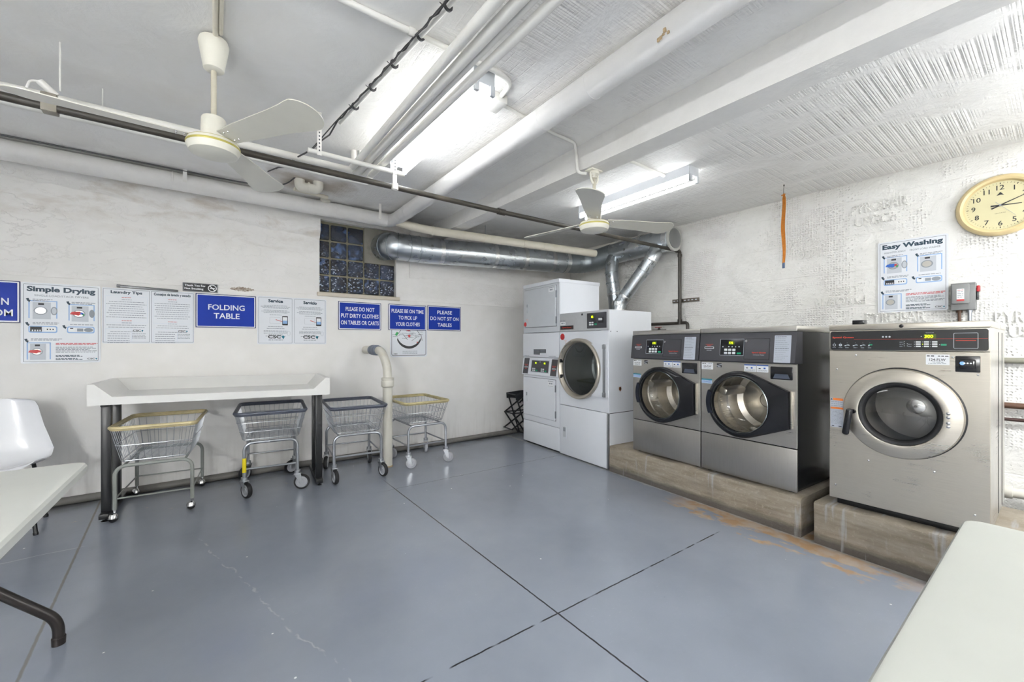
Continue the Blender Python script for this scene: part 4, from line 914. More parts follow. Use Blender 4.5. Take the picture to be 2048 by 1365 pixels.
def stack_dryer():
    Wd = .717; t = thing('stacked_dryer', 'white stacked dryer with two plain square doors, furthest back in the row', 'dryer', row(-1.48, 0, 0), ROW)
    b = MB(); shell(b, .002, Wd-.002, .012, .62, .02, 1.94); b.build('cabinet', APPL, t)
    b = MB(); b.rbox(.03, Wd-.03, .02, .6, 0, .022, .003); b.build('foot', BLACK, t)
    b = MB(); b.rbox(-.002, Wd+.002, -.006, .63, 1.938, 1.982, .006); b.build('top', APPL, t)
    b = MB(); b.rbox(0, Wd, 0, .014, .02, .282, .008); b.build('kick_panel', APPL, t)
    b = MB(); b.rbox(0, Wd, 0, .014, .286, .852, .004); b.build('lower_front', APPL, t)
    b = MB(); b.rbox(0, Wd, -.008, .014, 1.078, 1.372, .008); b.build('lint_panel', APPL, t)
    b = MB(); b.flat([(.233, 1.173), (.479, 1.176), (.479, 1.13), (.36, 1.128), (.36, 1.108), (.233, 1.11)][::-1], -.0088, 0)
    for i in range(4): b.greek(.24, .35, 1.165-.015*i, .004, -.0093, 1); b.greek(.37, .47, 1.167-.012*i, .004, -.0093, 1)
    b.build('rating_plate', [mat('grey_plate', '#55585c', .45, 0, 0), GREYT], t)
    b = MB(); b.greek(.02, .14, 1.093, .005, -.0088); b.greek(.53, .66, 1.093, .005, -.0088); b.build('small_print', GREYT, t)
    b = MB(); b.rbox(0, Wd, 0, .014, 1.376, 1.936, .004); b.build('upper_front', APPL_G, t)
    for nm, x0, x1, z0, z1, hx, hz0, hz1, m in (('upper_door', .042, .664, 1.443, 1.91, .12, 1.625, 1.737, APPL_G), ('lower_door', .02, .651, .357, .825, .108, .525, .645, APPL)):
        b = MB(); b.rbox(x0-.004, x1+.004, -.002, .004, z0-.004, z1+.004, .001, 1); b.rbox(x0, x1, -.018, .006, z0, z1, .008, 0, 3); d = b.build(nm, [m, GASK], t)
        b = MB(); b.rbox(hx-.018, hx+.018, -.023, -.016, hz0, hz1, .004, 0); b.rbox(hx-.010, hx+.010, -.028, -.02, hz0+.07, hz1-.006, .003, 1); b.build('handle', [m, mat('pull_grey', '#9fa4ab', .4, 0, .03)], d)
        b = MB(); b.flat(rrect(x1-.125, x1-.02, z1-.08, z1-.012, .002), -.0188, 0); b.greek(x1-.12, x1-.025, z1-.02, .007, -.0193, 1); b.greek(x1-.1, x1-.04, z1-.045, .015, -.0193, 1); b.greek(x1-.12, x1-.025, z1-.074, .004, -.0193, 1); b.build('number_tag', [WHITE, GREYT], d)
        for zz in (z0+.07, z1-.1): b = MB(); b.rbox(x1-.001, x1+.009, -.016, .0, zz-.04, zz+.04, .002); b.build('hinge', mat('hinge_grey', '#80848a', .4, .5, 0), d)
    b = MB(); b.flat(circ(.069, 1.483, .03, 8, 22.5, 382.5), -.0188, 0); b.build('red_sticker', mat('red_sticker', '#cc2b2b', .4, 0, .05), t)
    b = MB()
    for i in range(3): b.greek(.09+.006*i, .135, 1.545-.016*i, .005, -.0188, 0)
    b.build('sticker_residue', mat('pink_residue', '#e0b3ad', .6, 0, .1), t)
    b = MB(); b.prism_x([(.06, .856), (.06, 1.074), (.006, 1.074), (.0, 1.07), (-.026, .862), (-.022, .856)], 0, Wd); cp = b.build('control_panel', APPL, t)
    PM = Matrix.Translation((0, -.0265, .858)) @ Matrix.Rotation(-math.atan2(.026, .208), 4, 'X')
    def pb():
        q = MB(); q.M = PM; return q
    for x0 in (.032, .585):
        b = pb(); b.flat([(x0-.01, .012), (x0+.1, .012), (x0+.11, .205), (x0, .205)], -.0008, 0); b.text('LAUNDRY CARD', x0+.05, .125, -.0013, .075, .008, 1, .02); b.text('INSERT', x0+.05, .112, -.0013, .045, .009, 1, .02); b.flat(rrect(x0+.015, x0+.09, .086, .1, .004), -.0013, 2); b.flat(rrect(x0+.02, x0+.085, .090, .096, .002), -.0016, 0); b.greek(x0+.03, x0+.07, .075, .006, -.0013, 1); b.build('card_panel', [CHAR, REDO, LGREY], cp)
    b = pb(); b.flat(rrect(.185, .545, .034, .19, .004), -.0008, 0); b.flat(rrect(.195, .535, .044, .18, .004), -.0012, 1); b.build('keypad', [LGREY, CHAR], cp)
    for x0, col in ((.21, LED), (.385, LED)):
        b = pb(); b.quad(x0+.045, x0+.095, .135, .165, -.0016, 1); b.text('12', x0+.07, .150, -.002, .026, .018, 0, .02); b.build('display', [col, LEDBG], cp)
        for i in range(2):
            for j in range(2): b = pb(); b.rbox(x0+.01+.034*i, x0+.036+.034*i, -.005, -.001, .072-.022*j, .088-.022*j, .0012); b.build('key', KEY, cp)
        b = pb(); b.rbox(x0+.085, x0+.115, -.005, -.001, .05, .068, .0012); b.build('start_key', KEYG, cp)
    b = pb(); b.lathe([(.009, -.001), (.008, -.004), (.0001, -.005)], (.365, 0, .165), 'y', 14); b.build('lock', CHROME, cp)
    return t
stack_dryer()

# ---------------------------------------------------------------- laundry carts
def cart(x, y, rot, a, c, zr, zb, la, lc, oy, rim_m, frame_m, wire_m, caster, label, ang, group='wire laundry carts along the back wall', nx=11, ny=15, hoops=2, flatleg=False):
    """rim half sizes a, c at height zr; wire floor at zb; legs at half sizes la, lc; oy shifts the basket towards the wall"""
    t = thing('laundry_cart', label, 'laundry cart', (x, y, 0), R(rot), group)
    a2, c2 = a*.80, c*.80
    def rr(aa, cc, z, r=.05, n=5): return [(px, py+oy, z) for px, py in rrect(-aa, aa, -cc, cc, r, n)]
    b = MB(); q = rr(a, c, zr); b.tube(q, .012, 8, closed=True); q2 = rr(a-.004, c-.004, zr-.012); b.tube(q2, .009, 6, closed=True); b.build('rim_bumper', rim_m, t)
    b = MB(); wr = .0019
    for i in range(nx+1):
        f = -1+2*i/nx; xt, xb = f*(a-.03), f*(a2-.02)
        for sg in (-1, 1): b.tube([(xt, sg*(c-.004)+oy, zr-.01), (xb, sg*c2+oy, zb+.015), (xb, sg*(c2-.015)+oy, zb)], wr, 4, caps=False)
        b.tube([(xb, -c2+.015+oy, zb), (xb, c2-.015+oy, zb)], wr, 4, caps=False)
    for i in range(ny+1):
        f = -1+2*i/ny; yt, yb = f*(c-.03), f*(c2-.02)
        for sg in (-1, 1): b.tube([(sg*(a-.004), yt+oy, zr-.01), (sg*a2, yb+oy, zb+.015), (sg*(a2-.015), yb+oy, zb)], wr, 4, caps=False)
        b.tube([(-a2+.015, yb+oy, zb+.003), (a2-.015, yb+oy, zb+.003)], wr, 4, caps=False)
    for h in range(hoops):
        f = (h+1)/(hoops+1); b.tube(rr(a+(a2-a)*f+.002, c+(c2-c)*f+.002, zr+(zb-zr)*f, .045), .0028, 5, closed=True)
    b.tube(rr(a2, c2, zb+.012, .03), .003, 5, closed=True)
    b.build('wire_basket', wire_m, t)
    zt = zb-.016; zc = caster[1]; lr = .0125
    for sy in (-1, 1):
        b = MB(); b.tube(fillet([(-la, sy*lc, zc), (-la, sy*lc, zt), (la, sy*lc, zt), (la, sy*lc, zc)], .07, 7), lr, 8)
        b.build('leg_frame', frame_m, t)
    b = MB()
    for s2 in (-1, 1): b.tube([(s2*la*.8, -lc, zt), (s2*la*.8, lc, zt)], .008, 6)
    zs = zc+.075
    b.tube([(la, lc, zs), (-la, lc, zs), (-la, -lc, zs), (la, -lc, zs)], .0085 if not flatleg else .006, 6, closed=True); b.build('stretcher', frame_m, t)
    k = 0
    for sx in (-1, 1):
        for sy in (-1, 1):
            aa = R(ang[k]-rot); k += 1; kind, zc, wrad, wwid, mm = caster; tr = wrad*.55
            M0 = Matrix.Translation((sx*la, sy*lc, 0)) @ Matrix.Rotation(aa, 4, 'Z')
            b = MB(); b.M = M0
            if kind == 'ball':
                b.cyl((0, 0, zc-.02), (0, 0, zc+.015), .009, n=10); b.lathe([(.0001, .026), (.018, .02), (.027, .004), (.028, -.008), (.02, -.012)], (.008, 0, wrad+.008), 'z', 20)
                cs = b.build('caster', CHROME, t)
                b = MB(); b.M = M0; b.lathe([(.0001, -.022), (.014, -.02), (.024, -.009), (.0265, 0), (.024, .009), (.014, .02), (.0001, .022)], (.008, 0, .0268), 'y', 20); b.build('wheel', BLACK, cs)
            else:
                b.cyl((0, 0, zc-.012), (0, 0, zc+.012), .024, n=16); b.rbox(-.026, .03, -.024, .024, zc-.026, zc-.012, .005)
                for s3 in (-1, 1): b.prism([(-.022, zc-.02), (tr-.008, wrad-.012), (tr+.010, wrad-.008), (.03, zc-.02)], s3*.0205-.0018, s3*.0205+.0018)
                b.cyl((tr, -.024, wrad), (tr, .024, wrad), .006, n=8)
                cs = b.build('caster', ZINC, t)
                b = MB(); b.M = M0; w2 = wwid/2
                b.lathe([(wrad*.74, -w2), (wrad*.93, -w2), (wrad, -w2*.55), (wrad, w2*.55), (wrad*.93, w2), (wrad*.74, w2)], (tr, 0, wrad), 'y', 28, 0, True)
                b.lathe([(.0001, -w2*1.1), (wrad*.28, -w2*1.1), (wrad*.34, -w2*.75), (wrad*.6, -w2*.7), (wrad*.66, -w2*1.05), (wrad*.76, -w2*1.0), (wrad*.76, w2*1.0), (wrad*.66, w2*1.05), (wrad*.6, w2*.7), (wrad*.34, w2*.75), (wrad*.28, w2*1.1), (.0001, w2*1.1)], (tr, 0, wrad), 'y', 24, 1)
                b.build('wheel', [mm, WHEELG], cs)
    return t
FLATLEG = m_paint('worn_grey_leg', '#8d918c', 20, .2, .5, .4, '#6b5f4e')
cart(-.317, 4.175, -5, .24, .325, .655, .40, .213, .285, .0, RIMY, FLATLEG, ZINC, ('ball', .085, .03, .04, None), 'cart with a yellowed rim and ball casters under the folding table', (200, 210, 160, 120), nx=9, ny=15, hoops=1, flatleg=True)
c2_ = cart(.415, 4.17, -6, .255, .345, .68, .45, .19, .265, .01, RIMG, SILVER, ZINC, ('wheel', .15, .062, .03, RUB), 'slate-rimmed cart with yellow tape on one leg, under the folding table end', (295, 225, 340, 200))
b = MB(); b.cyl((-.19, -.265, .20), (-.19, -.265, .315), .0145, n=12); b.build('tape', YEL, c2_)
cart(1.09, 4.10, -5, .243, .345, .67, .43, .205, .26, .0, RIMG, SILVER, ZINC, ('wheel', .15, .062, .03, RUB), 'slate-rimmed cart standing between the folding table and the floor pipe', (275, 250, 285, 260))
cart(1.765, 4.125, 0, .243, .325, .645, .43, .205, .25, .05, RIMO, SILVER, ZINC, ('wheel', .145, .052, .026, WHEELG), 'cart with an olive-yellow rim standing beyond the floor pipe', (330, 300, 325, 250), hoops=1)

# ---------------------------------------------------------------- tables and chairs
def folding_table_raised():
    t = thing('folding_table', 'white laundry folding table with raised sides and black steel legs', 'table', (.083, 4.18, 0), R(-3.4))
    L = .755; y0, y1 = -.325, .30; zb, zl, zt = .808, .862, .952
    Zs = lambda x: -.011*x/.755
    b = MB()
    vs = [(-L,y0,zb),(L,y0,zb),(L,y1,zb),(-L,y1,zb)]
    front = [(-L, zt), (-L+.035, zt), (-L+.125, zl), (L-.125, zl), (L-.035, zt), (L, zt)]
    # outer skin
    o = [(-L,y0,zb),(L,y0,zb)]+[(x,y0,z) for x,z in front[::-1]]
    b.add(o, [tuple(range(len(o)))])
    b.add([(-L,y1,zb),(L,y1,zb),(L,y1,zt),(-L,y1,zt)], [(3,2,1,0)])
    b.add([(-L,y0,zb),(-L,y1,zb),(-L,y1,zt),(-L,y0,zt)], [(3,2,1,0)]); b.add([(L,y0,zb),(L,y1,zb),(L,y1,zt),(L,y0,zt)], [(0,1,2,3)])
    b.add(vs, [(3,2,1,0)])
    w = .035; iy = y1-.035; f = .125; yi = y1-.13
    # rims, sloping inner sides, bed
    b.add([(-L,y0,zt),(-L+w,y0,zt),(-L+w,iy,zt),(L-w,iy,zt),(L-w,y0,zt),(L,y0,zt),(L,y1,zt),(-L,y1,zt)], [(0,1,2,7),(7,2,3,6),(3,4,5,6)])
    b.add([(-L+w,y0,zt),(-L+f,y0,zl),(-L+f,yi,zl),(-L+w,iy,zt),(L-w,iy,zt),(L-f,yi,zl),(L-f,y0,zl),(L-w,y0,zt)], [(0,1,2,3),(3,2,5,4),(4,5,6,7),(1,6,5,2)])
    b.v = [(p[0], p[1], p[2]+Zs(p[0])) for p in b.v]
    b.build('table_top', PLAST, t, 25)
    for sx in (-1, 1):
        X = sx*.684
        for yy in (-.195, .05):
            b = MB(); b.rbox(X-.026, X+.026, yy-.026, yy+.026, .055, zb+Zs(X)-.001, .004); b.build('leg', BLACK, t)
        b = MB(); b.rbox(X-.026, X+.026, -.275, .26, .02, .055, .004); ft = b.build('foot', BLACK, t)
        for yy in (-.25, .235):
            b = MB(); b.cyl((X, yy, .006), (X, yy, .022), .007, n=10); b.lathe([(.018, 0), (.02, .004), (.008, .01)], (X, yy, 0), 'z', 14); b.build('leveller', BLACK, ft)
        b = MB(); b.rbox(X-.02, X+.02, -.26, .22, zb+Zs(X)-.02, zb+Zs(X)-.002, .003); b.build('bracket', BLACK, t)
    return t
folding_table_raised()

def plastic_table(x, y, rot, L, Wd, label, m, legs=True):
    """long axis along local y, far end at y=0; top right edge at x=0"""
    t = thing('folding_plastic_table', label, 'table', (x, y, 0), R(rot)); zt = .735
    def rp(e, r): return rrect(-Wd+e, -e, -L+e, -e, r, 8)
    b = MB(); prof = [(0.012, zt-.046, .03), (.002, zt-.04, .04), (0, zt-.012, .042), (.006, zt-.002, .038), (.012, zt, .034)]
    rings = [[(px, py, z) for px, py in rp(e, r)] for e, z, r in prof]; n = len(rings[0]); vs = [p for rg in rings for p in rg]; fs = [tuple(range(n-1, -1, -1)), tuple((len(rings)-1)*n+i for i in range(n))]
    for i in range(len(rings)-1):
        for j in range(n): fs.append((i*n+j, i*n+(j+1) % n, (i+1)*n+(j+1) % n, (i+1)*n+j))
    b.add(vs, fs); b.build('table_top', m, t, 30)
    for yy, s in ((-.03, 1), (-L+.06, -1)):
        xc = -Wd/2
        b = MB()
        for sx in (-1, 1):
            b.tube(fillet([(xc+sx*(Wd/2-.085), yy, .0), (xc+sx*(Wd/2-.085), yy, .10), (xc+sx*.06, yy-s*.02, .36), (xc+sx*.05, yy-s*.03, zt-.05)], .07, 7), .0185, 12)
            b.lathe([(.021, 0), (.022, .03), (.019, .034)], (xc+sx*(Wd/2-.085), yy, .0005), 'z', 16)
        b.tube([(xc-.2, yy-s*.03, zt-.06), (xc+.2, yy-s*.03, zt-.06)], .014, 10); b.build('leg', TUBEB, t)
        b = MB(); b.tube([(xc, yy-s*.03, .38), (xc, yy-s*.42, zt-.06)], .011, 8); b.tube([(xc-.05, yy-s*.025, .38), (xc+.05, yy-s*.025, .38)], .011, 8); b.build('brace', TUBEB, t)
    return t
plastic_table(-.43, 2.485, 0, 1.83, .76, 'white plastic folding table at the left edge, brown tube legs', PLAST2)
plastic_table(.235, .18, 90, 1.52, .72, 'white table with a rounded corner in the lower right foreground', mat('off_white_laminate', '#c4c6bf', .5, 0, .02, 5))

def shell_chair():
    t = thing('shell_chair', 'glossy white moulded shell chair against the wall behind the left table', 'chair', (-1.15, 4.13, 0), R(6))
    b = MB(); n, k = 30, 22; vs = []; fs = []
    # the shell: front lip, seat, bend, back; w is the half width at each station
    st = [(-.235, .425, .17), (-.225, .445, .20), (-.16, .442, .225), (-.06, .425, .238), (.04, .418, .242), (.105, .428, .242), (.145, .46, .245), (.165, .51, .243), (.178, .58, .222), (.19, .66, .197), (.203, .74, .178), (.213, .80, .166), (.218, .835, .15), (.222, .85, .12), (.2225, .857, .07)]
    for th in (0, 1):
        for (y, z, w) in st:
            for j in range(k+1):
                u = -1+2*j/k; e = abs(u)**3
                up = .045*e if z < .47 else .0; fw = -.055*e if z >= .47 else -.02*e
                vs.append((u*w, y+fw+th*.007*(1 if z > .47 else 0), z+up-th*.007*(1 if z <= .47 else 0)))
    m2 = len(st); o = m2*(k+1)
    for i in range(m2-1):
        for j in range(k):
            a = i*(k+1)+j; fs.append((a, a+1, a+k+2, a+k+1)); fs.append((o+a+k+1, o+a+k+2, o+a+1, o+a))
    bd = [j for j in range(k+1)]+[i*(k+1)+k for i in range(1, m2)]+[(m2-1)*(k+1)+j for j in range(k-1, -1, -1)]+[i*(k+1) for i in range(m2-2, 0, -1)]
    for i in range(len(bd)): p, q = bd[i], bd[(i+1) % len(bd)]; fs.append((p, o+p, o+q, q))
    b.add(vs, fs); b.build('seat_shell', SHELL, t, 60)
    for sx in (-1, 1):
        for sy, yy in ((-1, -.2), (1, .17)):
            b = MB(); b.tube([(sx*.15, yy*.6, .415), (sx*.2, yy, .012)], .011, 10); b.lathe([(.013, 0), (.014, .012), (.011, .02)], (sx*.2, yy, 0), 'z', 12); b.build('leg', BLACK, t)
    b = MB(); b.tube([(-.15, -.12, .41), (.15, -.12, .41)], .009, 8); b.tube([(-.15, .1, .41), (.15, .1, .41)], .009, 8); b.build('seat_frame', BLACK, t)
    return t
shell_chair()

def folded_chair():
    """folding canvas seat leaned shut in the corner: two scissor frames, seat sling on top"""
    t = thing('folding_chair', 'black folding chair standing half hidden behind the stacked dryer', 'chair', (3.42, 4.41, 0), R(-4))
    for yy, nm in ((-.10, 'front_frame'), (.10, 'rear_frame')):
        b = MB(); r = .0105
        for p in (((-.19, .57), (.0, .02)), ((.02, .57), (.20, .02)), ((-.235, .32), (-.02, .02+.0)), ((.19, .57), (.0, .42)), ((-.235, .32), (.08, .52)), ((-.245, .11), (.14, .33)), ((.19, .57), (.24, .32))):
            b.tube([(p[0][0], yy, p[0][1]), (p[1][0], yy, max(.012, p[1][1]))], r, 8)
        b.tube([(-.235, yy, .32), (.2, yy, .315)], .008, 8); b.build(nm, BLACK, t)
    b = MB()
    for x, z in ((-.235, .32), (-.245, .11), (-.19, .565), (.19, .565), (.0, .02), (.2, .02)): b.tube([(x, -.11, z), (x, .11, z)], .008, 8)
    b.build('cross_tube', BLACK, t)
    b = MB(); b.prism([(-.2, .575), (-.195, .50), (-.17, .475), (-.12, .52), (-.07, .525), (-.02, .48), (.06, .47), (.14, .5), (.2, .55), (.19, .59), (.1, .58), (.02, .585), (-.06, .6), (-.12, .595)], -.125, -.112); b.prism([(-.2, .575), (-.195, .50), (-.12, .5), (.0, .48), (.2, .55), (.19, .59), (.0, .59)], .112, .12); b.build('canvas', CANVAS, t)
    return t
folded_chair()

# ---------------------------------------------------------------- ceiling fans
def fan(x, y, ztop, zdisc, angs, label, hang):
    t = thing('ceiling_fan', label, 'ceiling fan', (x, y, zdisc), 0, 'three-blade ceiling fans'); zt = ztop-zdisc
    if hang == 'canopy':
        b = MB(); b.lathe([(.030, zt-.155), (.040, zt-.148), (.058, zt-.045), (.06, zt-.03), (.055, zt-.012)], n=36); b.build('canopy', CREAMF, t)
        b = MB(); q = random.Random(5)
        for i in range(16):
            a = 2*PI*i/16; b.box(.03*math.cos(a)-.009, .03*math.cos(a)+.009, .03*math.sin(a)-.009, .03*math.sin(a)+.009, zt-.03, zt+q.uniform(-.004, 0))
        b.build('ragged_putty', m_paint('grey_putty', '#9d9a8c', 60, .8, .8, .6, '#4d4a3e'), t); z1 = zt-.15
    else:
        b = MB(); b.rbox(-.06, .05, -.035, .035, zt-.012, zt, .004); b.lathe([(.034, zt-.012), (.036, zt-.03), (.018, zt-.042), (.018, zt-.055)], n=24)
        for s2 in (-1, 1): b.tube(fillet([(s2*.036, 0, zt-.02), (s2*.034, 0, zt-.07), (s2*.012, 0, zt-.095)], .02), .008, 8)
        b.build('hanger_bracket', CREAMF, t); z1 = zt-.06
    b = MB(); b.cyl((0, 0, .07), (0, 0, z1), .0115, n=16); b.build('down_rod', mat('aged_ivory_rod', '#cbc5b2', .35, .2, .06), t)
    b = MB(); b.lathe([(.01, .135), (.043, .132), (.048, .125), (.05, .05), (.052, .018)], n=32); b.lathe([(.05, .022), (.098, .018), (.104, .006), (.104, -.012), (.094, -.034), (.06, -.045), (.0001, -.047)], n=48); b.build('motor_housing', CREAMF, t)
    b = MB(); b.lathe([(.1043, .004), (.1052, .002), (.1052, -.004), (.1043, -.006)], n=48); b.lathe([(.0985, .0178), (.0995, .0188), (.0935, .0196), (.0925, .0186)], n=48, close=True); b.build('gilt_band', GOLD, t)
    for i, ang in enumerate(angs):
        b = MB(); b.M = Matrix.Rotation(R(ang), 4, 'Z') @ Matrix.Translation((0, 0, .028)) @ Matrix.Rotation(R(-12.5), 4, 'X')
        pts = [(.085, -.043), (.2, -.055), (.42, -.068), (.50, -.075), (.55, -.083)]+[(.555+.085*math.cos(R(a)), .0+.088*math.sin(R(a))) for a in range(-75, 76, 15)]+[(.55, .086), (.50, .078), (.42, .066), (.2, .052), (.085, .043)]
        b.prism_z(pts, -.002, .002)
        bl = b.build('blade', BLADE, t)
        m = b.M; b = MB(); b.M = m
        for px in (.108, .135):
            for py in (-.025, .025): b.lathe([(.0001, -.006), (.004, -.005), (.005, -.002)], (px, py, 0), 'z', 10)
        b.build('screw', CHROME, bl)
    return t
fan(0.0, 2.35, ZC, 2.155, (-58, 62, 182), 'ivory three-blade ceiling fan with a cone canopy, nearest the viewer', 'canopy')
fan(2.175, 1.985, 2.466, 2.075, (-20, 100, 220), 'ivory three-blade ceiling fan hung from the beam, over by the washers', 'bracket')

# ---------------------------------------------------------------- pipes under the ceiling
def pipe(name, path, r, m, label, cat='pipe', fil=.0, n=16, bands=(), band_m=None, group=None):
    p = fillet(path, fil, 8) if fil else [Vector(q) for q in path]
    b = MB(); b.tube(p, r, n); o = b.build(name, m); tag(o, label, cat, group)
    for c, d, w, rr in bands:
        b = MB(); c = Vector(c); d = Vector(d).normalized(); b.tube([c-d*w/2, c-d*w*.4, c+d*w*.4, c+d*w/2], rr, n, rs=[rr*.97, rr, rr, rr*.97]); b.build('coupling', band_m or m, o)
    return o
pipe('wall_pipe', [(-2.98, 4.345, 2.585), (1.50, 4.345, 2.572)], .072, LAG, 'thick white lagged pipe running along the top of the back wall', n=24,
     bands=[((-.27, 4.345, 2.579), (1, 0, 0), .014, .0738), ((.78, 4.345, 2.575), (1, 0, 0), .012, .0735), ((.985, 4.345, 2.574), (1, 0, 0), .012, .0735)], band_m=LAG)
o = pipe('lagged_pipe', [(1.57, -2.3, 2.56), (1.568, 4.18, 2.568), (1.555, 4.30, 2.57), (1.50, 4.345, 2.572)], .067, LAG, 'thick white lagged pipe crossing the ceiling beside the beam', n=24,
     bands=[((1.57, 1.83, 2.565), (0, 1, 0), .02, .0692), ((1.57, 1.45, 2.565), (0, 1, 0), .02, .069), ((1.567, 3.9, 2.568), (0, 1, 0), .02, .069)], band_m=LAG)
q = random.Random(2); b = MB()
for i in range(5): a = i*1.3; b.rbox(1.506+q.uniform(-.006, .006), 1.512+q.uniform(0, .006), .97+.011*i, .983+.011*i, 2.53+.01*math.sin(a)-.012, 2.535+.01*math.sin(a), .003)
b.build('torn_lagging', m_paint('torn_lagging', '#c9b08c', 90, .6, .8, .6, '#8a5f34'), o)
pipe('branch_pipe', [(1.57, 4.24, 2.55), (1.64, 4.12, 2.49), (1.87, 4.05, 2.457), (2.90, 3.73, 2.40), (3.90, 3.545, 2.384)], .045, CREAM_P, 'cream pipe sloping from the lagged pipes to the duct corner', n=20, fil=.12,
     bands=[((1.9, 4.04, 2.455), (1, -.31, -.055), .02, .048), ((2.90, 3.73, 2.40), (1, -.28, -.04), .012, .047), ((3.15, 3.684, 2.396), (1, -.18, -.016), .01, .0465)], band_m=CREAM_P)
o = pipe('tee_pipe', [(.885, 4.345, 2.58), (.885, 4.34, 2.64), (.885, 4.30, 2.665)], .048, PVC, 'short off-white elbow rising from the wall pipe into the stained ceiling', fil=.05)
o = pipe('trap_pipe', [(.60, 3.93, 2.665), (.60, 3.93, 2.60), (.74, 3.90, 2.595), (.74, 3.90, 2.665)], .042, PVC, 'off-white trap bend poking out of the stained ceiling hole', fil=.06, bands=[((.67, 3.915, 2.6), (1, -.2, 0), .014, .046)])
pipe('support_pipe', [(.57, 4.02, 2.60), (.86, 4.10, 2.61)], .017, CREAM_P, 'thin cream pipe beside the trap bend under the stained ceiling')
BPZ = 2.337
o = pipe('sprinkler_pipe', [(-2.98, 2.80, BPZ), (1.9, 2.79, BPZ), (4.452, 2.72, BPZ), (4.452, 2.72, 1.50)], .0195, DARKPIPE, 'long dark iron pipe crossing the room and dropping down the right wall', fil=.03, n=14,
     bands=[((1.93, 2.789, BPZ), (1, 0, 0), .07, .026), ((4.40, 2.721, BPZ), (1, 0, 0), .03, .025), ((4.452, 2.72, 2.285), (0, 0, 1), .03, .025)], band_m=DARKPIPE)
# three conduits side by side over the hanging bar, turning off to the left above the dark pipe
for (x0, x1, z, r, yt, xe, zz, nm) in ((.895, .784, 2.475, .0225, 2.97, -2.98, 2.455, 'nearest the near fan'), (.985, .835, 2.473, .0245, 3.03, None, 0, 'middle and thickest of the three'), (1.10, .925, 2.470, .0215, 3.02, -2.98, 2.41, 'nearest the strip light')):
    pth = [(x0, -2.3, z), (x1, yt, z), (x1-.02, yt, zz), (xe, yt+.02, zz)] if xe else [(x0, -2.3, z), (x1, yt, z), (x1, yt+.06, z+.03), (x1, yt+.08, ZC)]
    pipe('conduit', pth, r, WHITE_P, 'white conduit running under the ceiling, '+nm, 'conduit', fil=.05, n=14, group='white conduits over the hanging bar')
pipe('conduit', [(1.022, -2.3, 2.468), (.873, 3.02, 2.468), (.873, 3.05, 2.48), (.873, 3.08, ZC)], .0125, WHITE_P, 'thin white conduit tucked against the thickest of the three', 'conduit', fil=.03, n=10, group='white conduits over the hanging bar')
def strap(b, x, y, z0, z1, w=.03, th=.003, holes=True):
    b.rbox(x-w/2, x+w/2, y-th, y, z0, z1, .001)
t = thing('pipe_hanger', 'white bar hung from the ceiling by slotted straps, carrying the white conduits', 'hanger', (.0, 2.735, 0))
b = MB(); b.tube([(.462, 0, 2.418), (1.072, 0, 2.418)], .0155, 12); b.build('bar', WHITE_P, t)
for x in (.523, .998):
    b = MB(); strap(b, x, -.018, 2.395, ZC, .026); b.build('slotted_strap', WHITE_P, t)
    b = MB()
    for i in range(11): b.quad(x-.004, x+.004, 2.42+.022*i, 2.43+.022*i, -.0214)
    b.build('slots', GASK, t)
b = MB(); strap(b, 1.02, .045, 2.31, 2.42, .03); b.tube([(1.02, .045, BPZ-.024), (1.02, .045, BPZ+.02)], .024, 10); b.build('drop_clip', WHITE_P, t)
t = thing('pipe_hanger', 'clamp on a rod holding the dark pipe at the near fan blade tip', 'hanger', (-.615, 2.80, 0))
b = MB(); b.cyl((0.03, .01, BPZ+.09), (0.03, .01, ZC), .004, n=8); b.build('rod', WHITE_P, t)
b = MB(); b.rbox(-.026, .026, -.026, .026, BPZ-.026, BPZ+.06, .004); b.build('clamp', m_paint('grey_clamp', '#8d877b', 30, .3, .5, .5, '#5d5549'), t)
b = MB(); b.cyl((-.03, -.015, BPZ+.105), (.02, .0, BPZ+.06), .016, n=12); b.tube(fillet([(-.03, -.01, BPZ+.105), (-.06, -.01, BPZ+.10), (-.07, -.01, BPZ+.06)], .03), .005, 8); b.build('beam_clip', WHITE_P, t)
for x, y, z1, lab in ((1.36, 4.12, 2.50, 'slotted white strap from the ceiling beside the pipe junction'), (-.19, 4.262, 2.56, 'slotted white strap holding the lagged wall pipe behind the near fan'), (-.5, 3.18, 2.48, 'thin white rod dropping from the ceiling left of the near fan')):
    b = MB(); b.rbox(x-.013, x+.013, y-.003, y, z1, ZC, .001) if x != -.5 else b.cyl((x, y, z1), (x, y, ZC), .003, n=6); tag(b.build('hanger_strap', WHITE_P), lab, 'hanger')
# conduits on the ceiling surface
zc = ZC-.014
pipe('conduit', [(-2.98, 1.80, zc), (1.20, 1.745, zc), (1.30, 1.78, zc), (1.315, 1.90, zc)], .014, WHITE_P, 'thin white conduit across the ceiling that curls round the strip light end', 'conduit', fil=.1, n=10,
     bands=[((.72, 1.752, zc), (1, 0, 0), .03, .019), ((-.6, 1.77, zc), (1, 0, 0), .03, .019)])
b = MB(); b.rbox(1.24, 1.36, 1.90, 2.02, ZC-.05, ZC, .004); tag(b.build('junction_box', WHITE_P), 'white junction box on the ceiling beside the strip light', 'junction box')
pipe('conduit', [(1.36, 1.965, zc), (1.75, 2.03, zc), (2.04, 2.045, zc), (2.052, 2.045, 2.60), (2.054, 2.03, 2.435), (2.11, 2.0, 2.433)], .011, WHITE_P, 'thin white conduit bending down the beam to the far fan', 'conduit', fil=.07, n=10)
pipe('conduit', [(2.24, 1.99, zc), (3.045, 2.0, zc)], .012, WHITE_P, 'thin white conduit from the beam to the far strip light', 'conduit', n=10)
